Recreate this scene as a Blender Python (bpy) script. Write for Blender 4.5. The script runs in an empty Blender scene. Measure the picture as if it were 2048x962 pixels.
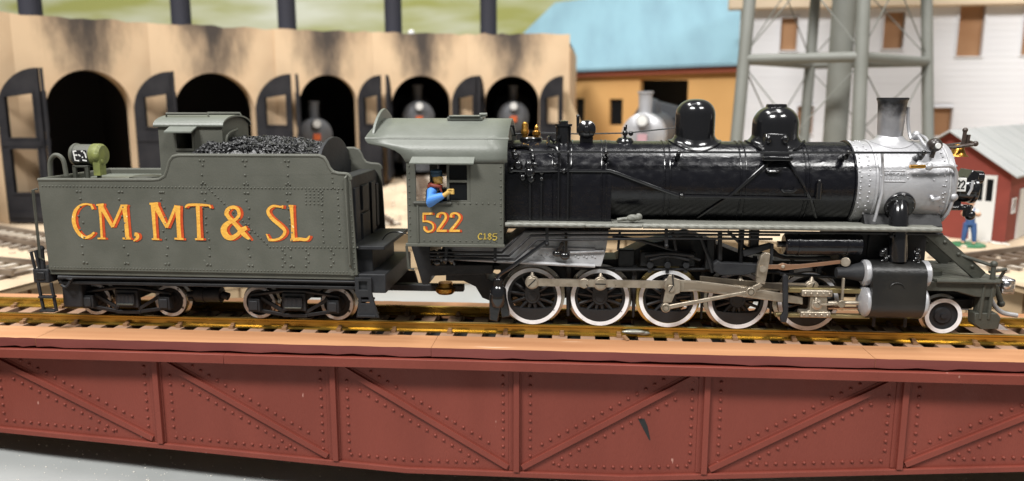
import bpy, math, random
from mathutils import Vector, Matrix, geometry, noise
random.seed(7)
S = 0.001                      # every size below is written in millimetres of the real HO model
R = math.radians
sc = bpy.context.scene
COL = sc.collection

# ------------------------------------------------------------------ camera
CP = Vector((-1.9, -221.2, 61.3)); YAW = 4.55; PITCH = 10.0; FPX = 1568.3
cd = bpy.data.cameras.new('camera'); cam = bpy.data.objects.new('camera', cd); COL.objects.link(cam)
cam.location = CP * S; cam.rotation_euler = (R(90 - PITCH), 0, R(YAW))
cd.sensor_width = 36; cd.lens = FPX / 2048 * 36; cd.clip_start = 0.01; cd.clip_end = 20
cd.dof.use_dof = True; cd.dof.focus_distance = 0.210; cd.dof.aperture_fstop = 15.5
sc.camera = cam
# ------------------------------------------------------------------ world and lamps (room ceiling lamps and one added fill)
w = bpy.data.worlds.new('World'); sc.world = w; w.use_nodes = True
bgn = w.node_tree.nodes['Background']; bgn.inputs[0].default_value = (0.95, 0.97, 1.0, 1); bgn.inputs[1].default_value = 0.15
def area(name, loc, target, sx, sy, power, col=(1, .985, .96)):
    l = bpy.data.lights.new(name, 'AREA'); l.shape = 'RECTANGLE'; l.size = sx; l.size_y = sy; l.energy = power; l.color = col
    o = bpy.data.objects.new(name, l); COL.objects.link(o); o.location = loc
    o.rotation_euler = (Vector(target) - Vector(loc)).to_track_quat('-Z', 'Y').to_euler(); return o
area('ceiling_and_fill_lamp', (-0.50, -0.72, 1.18), (-0.02, 0.1, 0.0), 0.45, 0.22, 28.0)
area('ceiling_and_fill_lamp', (0.60, -0.70, 1.15), (0.1, 0.1, 0.0), 0.45, 0.22, 12.0)  # added fill lamp, brightens the scene from the front right
area('ceiling_and_fill_lamp', (-0.42, 0.16, 1.10), (-0.1, 0.1, 0), 0.5, 0.16, 5.0)
area('ceiling_and_fill_lamp', (0.22, 0.10, 1.10), (0.1, 0.1, 0), 0.5, 0.16, 5.0)
area('ceiling_and_fill_lamp', (-0.10, 0.05, 1.30), (-0.1, 0.5, 0), 1.2, 0.25, 2.5)
sc.view_settings.view_transform = 'Standard'; sc.view_settings.look = 'None'
sc.view_settings.exposure = 0.0; sc.view_settings.gamma = 1
sc.render.engine = 'CYCLES'
try:
    sc.cycles.use_denoising = True; sc.cycles.max_bounces = 6; sc.cycles.caustics_reflective = False; sc.cycles.caustics_refractive = False
except Exception: pass

# ------------------------------------------------------------------ measuring helper: picture point on the plane Y (or Z) -> millimetres
_y, _p = R(YAW), R(PITCH)
CF = Vector((-math.sin(_y) * math.cos(_p), math.cos(_y) * math.cos(_p), -math.sin(_p)))
CR = Vector((math.cos(_y), math.sin(_y), 0)); CU = CR.cross(CF)
def at(px, py, Y=None, Z=None, D=None):
    d = CF + CR * ((px - 1024) / FPX) - CU * ((py - 481) / FPX)
    t = D if D is not None else ((Y - CP.y) / d.y if Y is not None else (Z - CP.z) / d.z)
    return CP + d * t
def X_(px, py, Y): return at(px, py, Y).x

# ------------------------------------------------------------------ materials
MATS = {}
def M(name, col, rough=.5, metal=0.0, col2=None, scale=300, mix=(.35, .65), bump=0, bscale=900, stretch=(1, 1, 1),
      speck=None, speck_scale=1500, speck_at=.72, coat=0, spec=.5, rvar=.0, emit=None):
    m = bpy.data.materials.new(name); m.use_nodes = True; MATS[name] = m
    nt = m.node_tree; N = nt.nodes; L = nt.links; b = N['Principled BSDF']
    b.inputs['Roughness'].default_value = rough; b.inputs['Metallic'].default_value = metal
    b.inputs['Specular IOR Level'].default_value = spec
    if coat: b.inputs['Coat Weight'].default_value = coat; b.inputs['Coat Roughness'].default_value = .12
    b.inputs['Base Color'].default_value = (*col, 1)
    tc = N.new('ShaderNodeTexCoord'); mp = N.new('ShaderNodeMapping'); L.new(tc.outputs['Object'], mp.inputs[0]); mp.inputs['Scale'].default_value = stretch
    def nz(sc_, det=4):
        n = N.new('ShaderNodeTexNoise'); n.inputs['Scale'].default_value = sc_; n.inputs['Detail'].default_value = det; L.new(mp.outputs[0], n.inputs['Vector']); return n
    out = None
    if col2:
        n = nz(scale); r = N.new('ShaderNodeMapRange'); r.inputs[1].default_value, r.inputs[2].default_value = mix
        L.new(n.outputs['Fac'], r.inputs[0]); mx = N.new('ShaderNodeMix'); mx.data_type = 'RGBA'
        L.new(r.outputs[0], mx.inputs[0]); mx.inputs[6].default_value = (*col, 1); mx.inputs[7].default_value = (*col2, 1); out = mx.outputs[2]
    if speck:
        n = nz(speck_scale, 2); r = N.new('ShaderNodeMapRange'); r.inputs[1].default_value = speck_at; r.inputs[2].default_value = speck_at + .04
        L.new(n.outputs['Fac'], r.inputs[0]); mx = N.new('ShaderNodeMix'); mx.data_type = 'RGBA'; L.new(r.outputs[0], mx.inputs[0])
        if out: L.new(out, mx.inputs[6])
        else: mx.inputs[6].default_value = (*col, 1)
        mx.inputs[7].default_value = (*speck, 1); out = mx.outputs[2]
    if out: L.new(out, b.inputs['Base Color'])
    if rvar:
        n = nz(scale * 1.7); r = N.new('ShaderNodeMapRange'); r.inputs[1].default_value = .3; r.inputs[2].default_value = .7
        r.inputs[3].default_value = max(.03, rough - rvar); r.inputs[4].default_value = min(1, rough + rvar)
        L.new(n.outputs['Fac'], r.inputs[0]); L.new(r.outputs[0], b.inputs['Roughness'])
    if bump:
        n = nz(bscale); bp = N.new('ShaderNodeBump'); bp.inputs['Strength'].default_value = bump; bp.inputs['Distance'].default_value = .0004
        L.new(n.outputs['Fac'], bp.inputs['Height']); L.new(bp.outputs[0], b.inputs['Normal'])
    if emit: b.inputs['Emission Color'].default_value = (*emit[:3], 1); b.inputs['Emission Strength'].default_value = emit[3]
    return m
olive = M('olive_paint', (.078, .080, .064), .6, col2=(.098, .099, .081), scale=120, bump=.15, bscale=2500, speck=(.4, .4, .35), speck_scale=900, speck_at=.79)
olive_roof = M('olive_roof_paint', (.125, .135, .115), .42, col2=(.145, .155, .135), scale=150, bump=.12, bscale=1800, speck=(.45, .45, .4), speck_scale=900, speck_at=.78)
olive_dk = M('dark_olive_paint', (.042, .044, .034), .55, col2=(.058, .058, .046), scale=200, bump=.2, bscale=1500)
gloss = M('gloss_black_paint', (.005, .005, .007), .22, bump=.19, bscale=560, stretch=(1, 1.6, 1.6), rvar=.12, scale=240, coat=.15, spec=.4, speck=(.16, .16, .17), speck_scale=1300, speck_at=.78)
gloss_smooth = M('gloss_black_casting', (.008, .008, .009), .16, bump=.12, bscale=350, coat=.4)
black = M('black_plastic', (.009, .009, .010), .5, spec=.35, col2=(.017, .017, .018), scale=300, bump=.3, bscale=1200)
dull = M('dull_black_paint', (.014, .0145, .017), .6, spec=.35, col2=(.022, .023, .025), scale=300, bump=.2, bscale=1500)
silver = M('aluminium_paint', (.47, .47, .485), .38, .35, col2=(.38, .38, .395), scale=130, bump=.28, bscale=900, rvar=.08)
silver_dk = M('grimy_aluminium_paint', (.43, .43, .44), .45, .15, col2=(.30, .30, .305), scale=200, bump=.4, bscale=900)
nickel = M('nickel_rod', (.46, .40, .32), .40, .8, col2=(.28, .23, .17), scale=350, mix=(.45, .75), bump=.25, bscale=900, speck=(.05, .04, .03), speck_scale=700, speck_at=.70)
steel = M('steel_tyre', (.42, .39, .35), .25, 1, col2=(.3, .26, .2), scale=300)
brass_tyre = M('brass_tyre', (.55, .42, .18), .25, 1)
copper = M('copper_rod', (.6, .36, .24), .3, .9)
brass = M('brass_casting', (.62, .33, .07), .28, .95, col2=(.4, .2, .04), scale=500, bump=.3, bscale=800)
rail_m = M('brass_rail', (.60, .41, .08), .26, .85, col2=(.22, .135, .03), scale=45, mix=(.3, .7), bump=.15, bscale=500, stretch=(.5, 1, 1), rvar=.12)
white = M('white_rim_paint', (.86, .86, .87), .5, col2=(.76, .76, .77), scale=700, speck=(.05, .05, .05), speck_scale=700, speck_at=.74)
grey_rim = M('worn_white_rim_paint', (.84, .84, .84), .5, col2=(.70, .70, .70), scale=500, speck=(.05, .05, .05), speck_scale=600, speck_at=.66)
yellow = M('yellow_lettering', (.80, .44, .07), .5, col2=(.72, .35, .05), scale=700, bump=.4, bscale=1500, speck=(.95, .75, .35), speck_scale=900, speck_at=.7)
redl = M('red_lettering', (.55, .075, .015), .5, col2=(.45, .05, .01), scale=600, bump=.3, bscale=1500)
coal_m = M('coal', (.018, .018, .019), .38, col2=(.035, .035, .036), scale=900, bump=.4, bscale=1500)
maroon = M('maroon_paint', (.192, .042, .028), .58, spec=.35, col2=(.165, .035, .023), scale=45, stretch=(1.6, 1, .5), bump=.25, bscale=1500, speck=(.40, .2, .16), speck_scale=420, speck_at=.765, rvar=.08)
maroon_dk = M('maroon_edge_paint', (.135, .032, .027), .5, col2=(.17, .042, .035), scale=120, stretch=(.25, 1, 1), bump=.5, bscale=250)
wood = M('bare_deck_wood', (.37, .17, .075), .7, col2=(.50, .255, .125), scale=150, stretch=(.09, 1, 1), bump=.3, bscale=500, speck=(.8, .65, .5), speck_scale=300, speck_at=.735)
tie_m = M('brown_tie', (.36, .215, .14), .75, col2=(.26, .16, .105), scale=200, bump=.25, bscale=900)
clip_m = M('brown_spike_clip', (.25, .14, .07), .6)
pitdark = M('dark_underdeck', (.012, .012, .013), .8)
floor_m = M('grey_pit_paint', (.29, .305, .30), .5, col2=(.34, .355, .35), scale=25, bump=.05, bscale=400, rvar=.1)
tan_stone = M('tan_stone', (.56, .41, .25), .85, col2=(.48, .34, .2), scale=60, bump=.4, bscale=300)
ground_m = M('tan_ground', (.58, .46, .32), .9, col2=(.40, .30, .2), scale=35, mix=(.4, .7), bump=.6, bscale=160)
dark_int = M('shaded_interior', (.03, .03, .034), .9)  # near-black colour stands for the shade inside the buildings
door_m = M('weathered_black_door', (.010, .010, .013), .75, spec=.3, col2=(.024, .023, .026), scale=80, bump=.3, bscale=300)
jack_m = M('smoke_jack_grey', (.03, .03, .042), .7)
blue_m = M('pale_blue_roof', (.195, .335, .40), .65, col2=(.155, .265, .325), scale=16, mix=(.4, .68), stretch=(2.5, .5, .5))
orange_m = M('ochre_wall', (.66, .38, .14), .75, col2=(.60, .34, .12), scale=20)
brown_m = M('red_brown_trim', (.24, .06, .03), .7)
whitew = M('white_siding', (.70, .70, .72), .7, col2=(.64, .64, .66), scale=15, stretch=(.3, .3, 3))
beige = M('beige_cornice', (.62, .5, .36), .7)
card = M('brown_card', (.30, .15, .07), .8, col2=(.36, .2, .1), scale=40)
tower_m = M('grey_green_tower_paint', (.165, .17, .15), .6, col2=(.19, .195, .175), scale=60)
barn = M('barn_red', (.25, .045, .03), .75, col2=(.2, .036, .024), scale=80)
shedroof = M('light_grey_roof', (.36, .37, .365), .75, col2=(.40, .405, .40), scale=60)
whitep = M('white_trim', (.7, .7, .68), .6)
glassd = M('dark_glass', (.008, .009, .01), .3, spec=.15)
skin = M('yellowish_skin', (.60, .38, .10), .55)
skin2 = M('tan_skin', (.62, .36, .22), .55)
blue_s = M('blue_shirt', (.08, .27, .72), .55)
navy = M('navy_cap', (.02, .06, .10), .6)
vest_m = M('dark_vest', (.02, .03, .05), .7)
scarf_m = M('brown_red_scarf', (.20, .035, .02), .6)
overall_m = M('blue_overalls', (.04, .10, .26), .65)
shirt_w = M('pale_shirt', (.65, .65, .62), .65)
base_g = M('green_base', (.03, .16, .07), .5)
chartreuse = M('chartreuse_paint', (.20, .22, .06), .5, col2=(.14, .155, .05), scale=400, bump=.3)
orange_pl = M('orange_number_plate', (.6, .12, .03), .5)
chrome = M('silver_coupler', (.62, .62, .64), .22, 1, bump=.4, bscale=700)
pebble = M('pale_grit', (.6, .58, .52), .8)
pink_m = M('pinkish_paint', (.5, .3, .33), .6)
print_blk = M('black_print', (.01, .01, .01), .5)

def soot_over(m, lo, hi, axis, col, amt=.9, nscale=60, wx=None, jitter=.5):
    """dark soot stain with a ragged edge over a paint, in the object's own coordinates (mm)"""
    nt = m.node_tree; N = nt.nodes; L = nt.links; b = N['Principled BSDF']
    tc = N.new('ShaderNodeTexCoord'); sp = N.new('ShaderNodeSeparateXYZ'); L.new(tc.outputs['Object'], sp.inputs[0])
    n = N.new('ShaderNodeTexNoise'); n.inputs['Scale'].default_value = nscale; n.inputs['Detail'].default_value = 6; L.new(tc.outputs['Object'], n.inputs['Vector'])
    oi = N.new('ShaderNodeObjectInfo'); mw = N.new('ShaderNodeMath'); mw.operation = 'MULTIPLY'; L.new(oi.outputs['Random'], mw.inputs[0]); mw.inputs[1].default_value = 40
    n.noise_dimensions = '4D'; L.new(mw.outputs[0], n.inputs['W'])
    r = N.new('ShaderNodeMapRange'); r.interpolation_type = 'SMOOTHSTEP'; r.inputs[1].default_value = lo * S; r.inputs[2].default_value = hi * S
    ad = N.new('ShaderNodeMath'); ad.operation = 'MULTIPLY_ADD'; L.new(n.outputs['Fac'], ad.inputs[0]); ad.inputs[1].default_value = (hi - lo) * S * jitter * 2; L.new(sp.outputs[axis], ad.inputs[2])
    sb = N.new('ShaderNodeMath'); sb.operation = 'SUBTRACT'; L.new(ad.outputs[0], sb.inputs[0]); sb.inputs[1].default_value = (hi - lo) * S * jitter
    L.new(sb.outputs[0], r.inputs[0]); fac = r.outputs[0]
    if wx:
        mpv = N.new('ShaderNodeMapping'); mpv.inputs['Scale'].default_value = (1.4, 1, .5); L.new(tc.outputs['Object'], mpv.inputs[0])
        n2 = N.new('ShaderNodeTexNoise'); n2.inputs['Scale'].default_value = nscale * 2.2; n2.inputs['Detail'].default_value = 7; n2.inputs['Roughness'].default_value = .62
        L.new(mpv.outputs[0], n2.inputs['Vector']); n2.noise_dimensions = '4D'; L.new(mw.outputs[0], n2.inputs['W'])
        ab = N.new('ShaderNodeMath'); ab.operation = 'ABSOLUTE'; L.new(sp.outputs[0], ab.inputs[0])
        sl_ = N.new('ShaderNodeMath'); sl_.operation = 'MULTIPLY_ADD'; L.new(sp.outputs[2], sl_.inputs[0]); sl_.inputs[1].default_value = -.35; L.new(ab.outputs[0], sl_.inputs[2])
        a2 = N.new('ShaderNodeMath'); a2.operation = 'MULTIPLY_ADD'; L.new(n2.outputs['Fac'], a2.inputs[0]); a2.inputs[1].default_value = wx * S * 1.6; L.new(sl_.outputs[0], a2.inputs[2])
        r2 = N.new('ShaderNodeMapRange'); r2.interpolation_type = 'SMOOTHSTEP'; r2.inputs[1].default_value = wx * 1.75 * S; r2.inputs[2].default_value = wx * .45 * S
        L.new(a2.outputs[0], r2.inputs[0]); mu = N.new('ShaderNodeMath'); mu.operation = 'MULTIPLY'; L.new(fac, mu.inputs[0]); L.new(r2.outputs[0], mu.inputs[1]); fac = mu.outputs[0]
    ma = N.new('ShaderNodeMath'); ma.operation = 'MULTIPLY'; L.new(fac, ma.inputs[0]); ma.inputs[1].default_value = amt
    mx = N.new('ShaderNodeMix'); mx.data_type = 'RGBA'; L.new(ma.outputs[0], mx.inputs[0]); mx.inputs[7].default_value = (*col, 1)
    lk = b.inputs['Base Color'].links
    if lk: L.new(lk[0].from_socket, mx.inputs[6])
    else: mx.inputs[6].default_value = b.inputs['Base Color'].default_value
    L.new(mx.outputs[2], b.inputs['Base Color'])
plaster = M('tan_plaster', (.68, .50, .32), .85, col2=(.56, .385, .235), scale=22, mix=(.4, .72), bump=.9, bscale=50)
soot_over(plaster, -8, 1, 2, (.032, .027, .027), .96, 34, wx=24, jitter=.4)
stack_m = M('sooty_aluminium_stack', (.50, .50, .52), .36, .7, col2=(.38, .38, .4), scale=200, bump=.4, bscale=900)

# ------------------------------------------------------------------ mesh builder
def V(*a): return Vector(a)
class MB:
    def __init__(s): s.v = []; s.f = []; s.mi = []
    def add(s, vs, fs, mi=0):
        o = len(s.v); s.v += [Vector(p) for p in vs]; s.f += [tuple(i + o for i in f) for f in fs]; s.mi += [mi] * len(fs); return s
    def hexa(s, p, mi=0): return s.add(p, [(3, 2, 1, 0), (4, 5, 6, 7), (0, 1, 5, 4), (1, 2, 6, 5), (2, 3, 7, 6), (3, 0, 4, 7)], mi)
    def box(s, x0, x1, y0, y1, z0, z1, mi=0):
        return s.hexa([(x0, y0, z0), (x1, y0, z0), (x1, y1, z0), (x0, y1, z0), (x0, y0, z1), (x1, y0, z1), (x1, y1, z1), (x0, y1, z1)], mi)
    def bar(s, a, b, w, h, up=(0, 0, 1), mi=0):
        a = Vector(a); b = Vector(b); d = (b - a).normalized(); u = Vector(up); r = d.cross(u).normalized() * w / 2; u = r.cross(d).normalized() * h / 2
        return s.hexa([a - r - u, a + r - u, b + r - u, b - r - u, a - r + u, a + r + u, b + r + u, b - r + u], mi)
    def tube(s, pts, r, n=8, mi=0, cap=True):
        pts = [Vector(p) for p in pts]; k = len(pts); rs = r if isinstance(r, (list, tuple)) else [r] * k
        t0 = (pts[1] - pts[0]).normalized(); a = t0.orthogonal().normalized(); vs = []; prev = t0
        for i, p in enumerate(pts):
            t = (pts[min(i + 1, k - 1)] - pts[max(i - 1, 0)]).normalized()
            q = prev.rotation_difference(t); a = q @ a; a = (a - t * a.dot(t)).normalized(); b = t.cross(a); prev = t
            sc_ = 1.0
            if 0 < i < k - 1:
                c = (pts[i] - pts[i - 1]).normalized().dot((pts[i + 1] - pts[i]).normalized()); sc_ = 1 / max(.6, math.sqrt(max(0, (1 + c) / 2)))
            for j in range(n):
                an = 2 * math.pi * j / n; vs.append(p + (a * math.cos(an) + b * math.sin(an)) * rs[i] * (sc_ if k > 2 else 1))
        fs = [(i * n + j, i * n + (j + 1) % n, (i + 1) * n + (j + 1) % n, (i + 1) * n + j) for i in range(k - 1) for j in range(n)]
        if cap: fs += [tuple(reversed(range(n))), tuple((k - 1) * n + j for j in range(n))]
        return s.add(vs, fs, mi)
    def cyl(s, a, b, r0, r1=None, n=20, mi=0): return s.tube([a, b], [r0, r0 if r1 is None else r1], n, mi)
    def lathe(s, prof, org=(0, 0, 0), axis='Z', n=32, mi=0, closed=False, lid=True):
        vs = []; k = len(prof); o = Vector(org)
        for r, h in prof:
            for j in range(n):
                a = 2 * math.pi * j / n; c, d = r * math.cos(a), r * math.sin(a)
                vs.append(o + (Vector((c, d, h)) if axis == 'Z' else Vector((h, c, d)) if axis == 'X' else Vector((c, h, d))))
        m = k if closed else k - 1
        fs = [(i * n + j, i * n + (j + 1) % n, ((i + 1) % k) * n + (j + 1) % n, ((i + 1) % k) * n + j) for i in range(m) for j in range(n)]
        if not closed and lid:
            if prof[0][0] > 1e-6: fs.append(tuple(reversed(range(n))))
            if prof[-1][0] > 1e-6: fs.append(tuple((k - 1) * n + j for j in range(n)))
        return s.add(vs, fs, mi)
    def prism(s, outer, holes, fn, d0, d1, mi=0):
        """polygon with holes in (a, b), pushed from depth d0 to d1; fn(a, b, d) -> point"""
        loops = [list(outer)] + [list(h) for h in holes]; flat = [p for l in loops for p in l]; n = len(flat)
        tri = geometry.tessellate_polygon([[Vector((p[0], p[1], 0)) for p in l] for l in loops])
        vs = [fn(a, b, d0) for a, b in flat] + [fn(a, b, d1) for a, b in flat]
        fs = [tuple(t) for t in tri] + [tuple(i + n for i in reversed(t)) for t in tri]; o = 0
        for l in loops:
            m = len(l); fs += [(o + i, o + (i + 1) % m, o + (i + 1) % m + n, o + i + n) for i in range(m)]; o += m
        return s.add(vs, fs, mi)
    def xz(s, outer, y0, y1, holes=(), mi=0): return s.prism(outer, holes, lambda a, b, d: (a, d, b), y0, y1, mi)
    def yz(s, outer, x0, x1, holes=(), mi=0): return s.prism(outer, holes, lambda a, b, d: (d, a, b), x0, x1, mi)
    def xy(s, outer, z0, z1, holes=(), mi=0): return s.prism(outer, holes, lambda a, b, d: (a, b, d), z0, z1, mi)
    def ball(s, c, r, n=12, m=8, mi=0):
        rr = r if isinstance(r, (tuple, list)) else (r, r, r); c = Vector(c)
        vs = [c + Vector((0, 0, -rr[2]))]
        for i in range(1, m):
            t = math.pi * i / m - math.pi / 2
            for j in range(n):
                a = 2 * math.pi * j / n; vs.append(c + Vector((rr[0] * math.cos(t) * math.cos(a), rr[1] * math.cos(t) * math.sin(a), rr[2] * math.sin(t))))
        vs.append(c + Vector((0, 0, rr[2]))); e = len(vs) - 1
        fs = [(0, 1 + (j + 1) % n, 1 + j) for j in range(n)]
        for i in range(m - 2):
            fs += [(1 + i * n + j, 1 + i * n + (j + 1) % n, 1 + (i + 1) * n + (j + 1) % n, 1 + (i + 1) * n + j) for j in range(n)]
        b_ = 1 + (m - 2) * n; fs += [(b_ + j, b_ + (j + 1) % n, e) for j in range(n)]
        return s.add(vs, fs, mi)
    def rivet(s, c, nrm, r, h=None):
        c = Vector(c); nrm = Vector(nrm).normalized(); a = nrm.orthogonal().normalized(); b = nrm.cross(a); h = h or r * .9; n = 7; vs = []
        for k, (q, e) in enumerate(((1, -.05), (.85, .55), (.45, .9))):
            vs += [c + (a * math.cos(2 * math.pi * j / n) + b * math.sin(2 * math.pi * j / n)) * r * q + nrm * h * e for j in range(n)]
        vs.append(c + nrm * h)
        fs = [(i * n + j, i * n + (j + 1) % n, (i + 1) * n + (j + 1) % n, (i + 1) * n + j) for i in range(2) for j in range(n)] + [(2 * n + j, 2 * n + (j + 1) % n, 3 * n) for j in range(n)]
        return s.add(vs, fs)
    def mesh(s, name, mats, org=(0, 0, 0), smooth=35, fix=True):
        o = Vector(org); me = bpy.data.meshes.new(name)
        me.from_pydata([((p - o) * S)[:] for p in s.v], [], s.f); 
        for m in mats: me.materials.append(m)
        if len(mats) > 1: me.polygons.foreach_set('material_index', s.mi)
        if fix:
            import bmesh
            b = bmesh.new(); b.from_mesh(me); bmesh.ops.recalc_face_normals(b, faces=b.faces); b.to_mesh(me); b.free()
        if smooth:
            me.polygons.foreach_set('use_smooth', [True] * len(me.polygons)); me.set_sharp_from_angle(angle=R(smooth))
        me.update(); return me
    def build(s, name, mat, parent=None, org=None, smooth=35, bevel=0, seg=2, fix=True):
        mats = mat if isinstance(mat, (list, tuple)) else [mat]
        if org is None: org = parent['org'] if parent else (0, 0, 0)
        me = s.mesh(name, mats, org, smooth, fix); o = bpy.data.objects.new(name, me); COL.objects.link(o)
        if parent: o.parent = parent; o['org'] = parent['org']
        else: o.location = Vector(org) * S; o['org'] = tuple(org)
        if bevel:
            b = o.modifiers.new('bevel', 'BEVEL'); b.width = bevel * S; b.segments = seg; b.limit_method = 'ANGLE'; b.angle_limit = R(40); b.harden_normals = False
        return o
def tag(o, label=None, cat=None, group=None, kind=None):
    if label: o['label'] = label
    if cat: o['category'] = cat
    if group: o['group'] = group
    if kind: o['kind'] = kind
    return o
def thing(name, org, label, cat, group=None):
    o = bpy.data.objects.new(name, None); COL.objects.link(o); o.location = Vector(org) * S; o['org'] = tuple(org); o.empty_display_size = .01
    return tag(o, label, cat, group)
def put(name, me, parent, loc, rz=0, rot=None):
    """another object of shared mesh data, at loc (mm, world) under parent"""
    o = bpy.data.objects.new(name, me); COL.objects.link(o); o.parent = parent
    p = Vector(loc) - (Vector(parent['org']) if parent else Vector()); o.location = p * S; o.rotation_euler = rot or (0, 0, rz); o['org'] = tuple(loc); return o
def arcpts(cx, cz, r, a0, a1, n, rz=None): return [(cx + r * math.cos(R(a0 + (a1 - a0) * i / n)), cz + (rz or r) * math.sin(R(a0 + (a1 - a0) * i / n))) for i in range(n + 1)]
def smooth_path(pts, n=5):
    """Catmull-Rom through the points"""
    P = [Vector(p) for p in pts]; P = [P[0] * 2 - P[1]] + P + [P[-1] * 2 - P[-2]]; out = []
    for i in range(1, len(P) - 2):
        for k in range(n):
            t = k / n; a, b, c, d = P[i - 1:i + 3]
            out.append(.5 * ((2 * b) + (c - a) * t + (2 * a - 5 * b + 4 * c - d) * t * t + (3 * b - a - 3 * c + d) * t ** 3))
    return out + [P[-2]]
def ribbon(mb, pts, ws, y, t=.06, mi=0):
    """flat painted brush stroke on a vertical face: points (x, z), widths, front plane y"""
    n = len(pts); L_ = []; R_ = []
    for i in range(n):
        a = Vector(pts[max(0, i - 1)]); b = Vector(pts[min(n - 1, i + 1)]); d = (b - a).normalized(); p = Vector(pts[i]); q = Vector((-d.y, d.x)) * ws[i] / 2
        L_.append(p + q); R_.append(p - q)
    vs = [(p.x, y, p.y) for p in L_ + R_] + [(p.x, y + t, p.y) for p in L_ + R_]
    fs = [(i, i + 1, n + i + 1, n + i) for i in range(n - 1)]
    rim = list(range(n)) + list(range(2 * n - 1, n - 1, -1)); k = len(rim)
    fs += [(rim[i], rim[(i + 1) % k], rim[(i + 1) % k] + 2 * n, rim[i] + 2 * n) for i in range(k)]
    return mb.add(vs, fs, mi)
def strokes(spec, crop, Y):
    """brush strokes measured off the picture: (x, y, width) in a crop (x0, y0, scale) -> (points, widths) in mm on the plane Y"""
    x0, y0, k = crop; out = []
    for st in spec:
        st = [q for q in st]
        raw = [Vector((q[0], q[1], q[2])) for q in st]
        fine = smooth_path(raw, 4) if len(raw) > 2 else raw
        pts = [at(x0 + q.x / k, y0 + q.y / k, Y) for q in fine]; mm = (at(x0 + 10, y0, Y) - at(x0, y0, Y)).length / 10
        out.append(([(p.x, p.z) for p in pts], [max(.1, q.z / k * mm) for q in fine]))
    return out

# ================================================================== SETTING
TC = Vector((-17, 0, 0)); RIM = 194; GZ = -3.0
def lift(a, r):
    ss = lambda t: (lambda q: q * q * (3 - 2 * q))(max(0, min(1, t)))
    return 12 * ss((118 - a) / 12) * ss((a - 62) / 12) * ss((r - 205) / 100)
m = MB(); n = 240; rings = [(RIM - 9, 0)] + [(200 + 10 * k, 0) for k in range(14)] + [(420, 0), (600, 0), (1500, 0)]
vs = [(TC.x + r * math.cos(2 * math.pi * j / n), r * math.sin(2 * math.pi * j / n), GZ + lift(360 * j / n, r)) for r, z in rings for j in range(n)]
m.add(vs, [(i * n + j, i * n + (j + 1) % n, (i + 1) * n + (j + 1) % n, (i + 1) * n + j) for i in range(len(rings) - 1) for j in range(n) if not 198 < 360 * (j + .5) / n < 342])
gr = tag(m.build('ground', ground_m, fix=False), kind='structure')
m = MB(); m.lathe([(.01, -47), (70, -47), (140, -41), (RIM - 2, -35)], TC, 'Z', 128, lid=False)
tag(m.build('pit_floor', floor_m, fix=False), kind='structure')
m = MB(); m.lathe([(RIM - 8, GZ - .1), (RIM - 8, GZ - 2.6), (RIM - 1.2, GZ - 2.6), (RIM - 1.2, -36), (RIM + 4, -36), (RIM + 4, GZ - .1)], TC, 'Z', 128, closed=True)
pw = tag(m.build('pit_wall', tan_stone), kind='structure'); pw['org'] = (0, 0, 0)
# coursed stone blocks, one mesh shared
bl = 15.6; nb = int(2 * math.pi * (RIM - 2) / bl); blk = []
for kk in range(3):
    q = MB(); hx = bl / 2 - .35 - .2 * kk; q.box(-hx, hx, -1.1 - .25 * kk, 1.0, .25, 9.5 - .1 * kk); blk.append(q.mesh('block', [tan_stone], smooth=0))
for c in range(3):
    for j in range(nb):
        a = 2 * math.pi * (j + .5 * (c % 2)) / nb
        if not (-12 < math.degrees(a) < 192): continue
        put('block', blk[(j * 7 + c * 3) % 3], pw, (TC.x + (RIM - 1.5) * math.cos(a), (RIM - 1.5) * math.sin(a), GZ - 2.7 - 9.7 * (c + 1)), a - math.pi / 2)
# grit on the pit floor
m = MB()
for i in range(1500):
    x = random.uniform(-190, 120); y = random.uniform(-75, -6); r = random.choice((.08, .12, .16, .2, .3)) ; d = math.hypot(x + 17, y)
    z = -47 if d < 70 else -47 + (d - 70) / 70 * 6 if d < 140 else -41 + (d - 140) / 52 * 6
    m.ball((x, y, z + r * .4), (r, r * random.uniform(.6, 1), r * .7), 6, 4)
tag(m.build('floor_grit', pebble), 'tiny pale grit scattered on the grey pit floor', 'grit', kind='stuff')
# coarse gravel on the ground
m = MB()
for i in range(1500):
    a = R(random.uniform(-5, 172)); r = random.uniform(RIM + 1, 330); k = random.choice((.5, .7, 1, 1.6)); x = TC.x + r * math.cos(a); y = r * math.sin(a)
    m.ball((x, y, GZ + k * .2 + lift(math.degrees(a), r)), (k, k * random.uniform(.6, 1.2), k * .6), 6, 4)
tag(m.build('ground_gravel', M('pale_gravel', (.6, .5, .38), .9, col2=(.3, .24, .18), scale=40)), 'loose pale gravel strewn on the tan ground', 'gravel', kind='stuff')
# painted backdrop
bk = M('painted_backdrop', (.27, .285, .09), .9, col2=(.50, .53, .45), scale=7, mix=(.44, .66), stretch=(.6, 1, 3.0))
nt = bk.node_tree; mp = [q for q in nt.nodes if q.type == 'MAPPING'][0]; mp.inputs['Rotation'].default_value = (0, R(38), 0)
m = MB(); m.box(-1600, 1600, 920, 926, -60, 900); tag(m.build('backdrop', bk), kind='structure')

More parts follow.
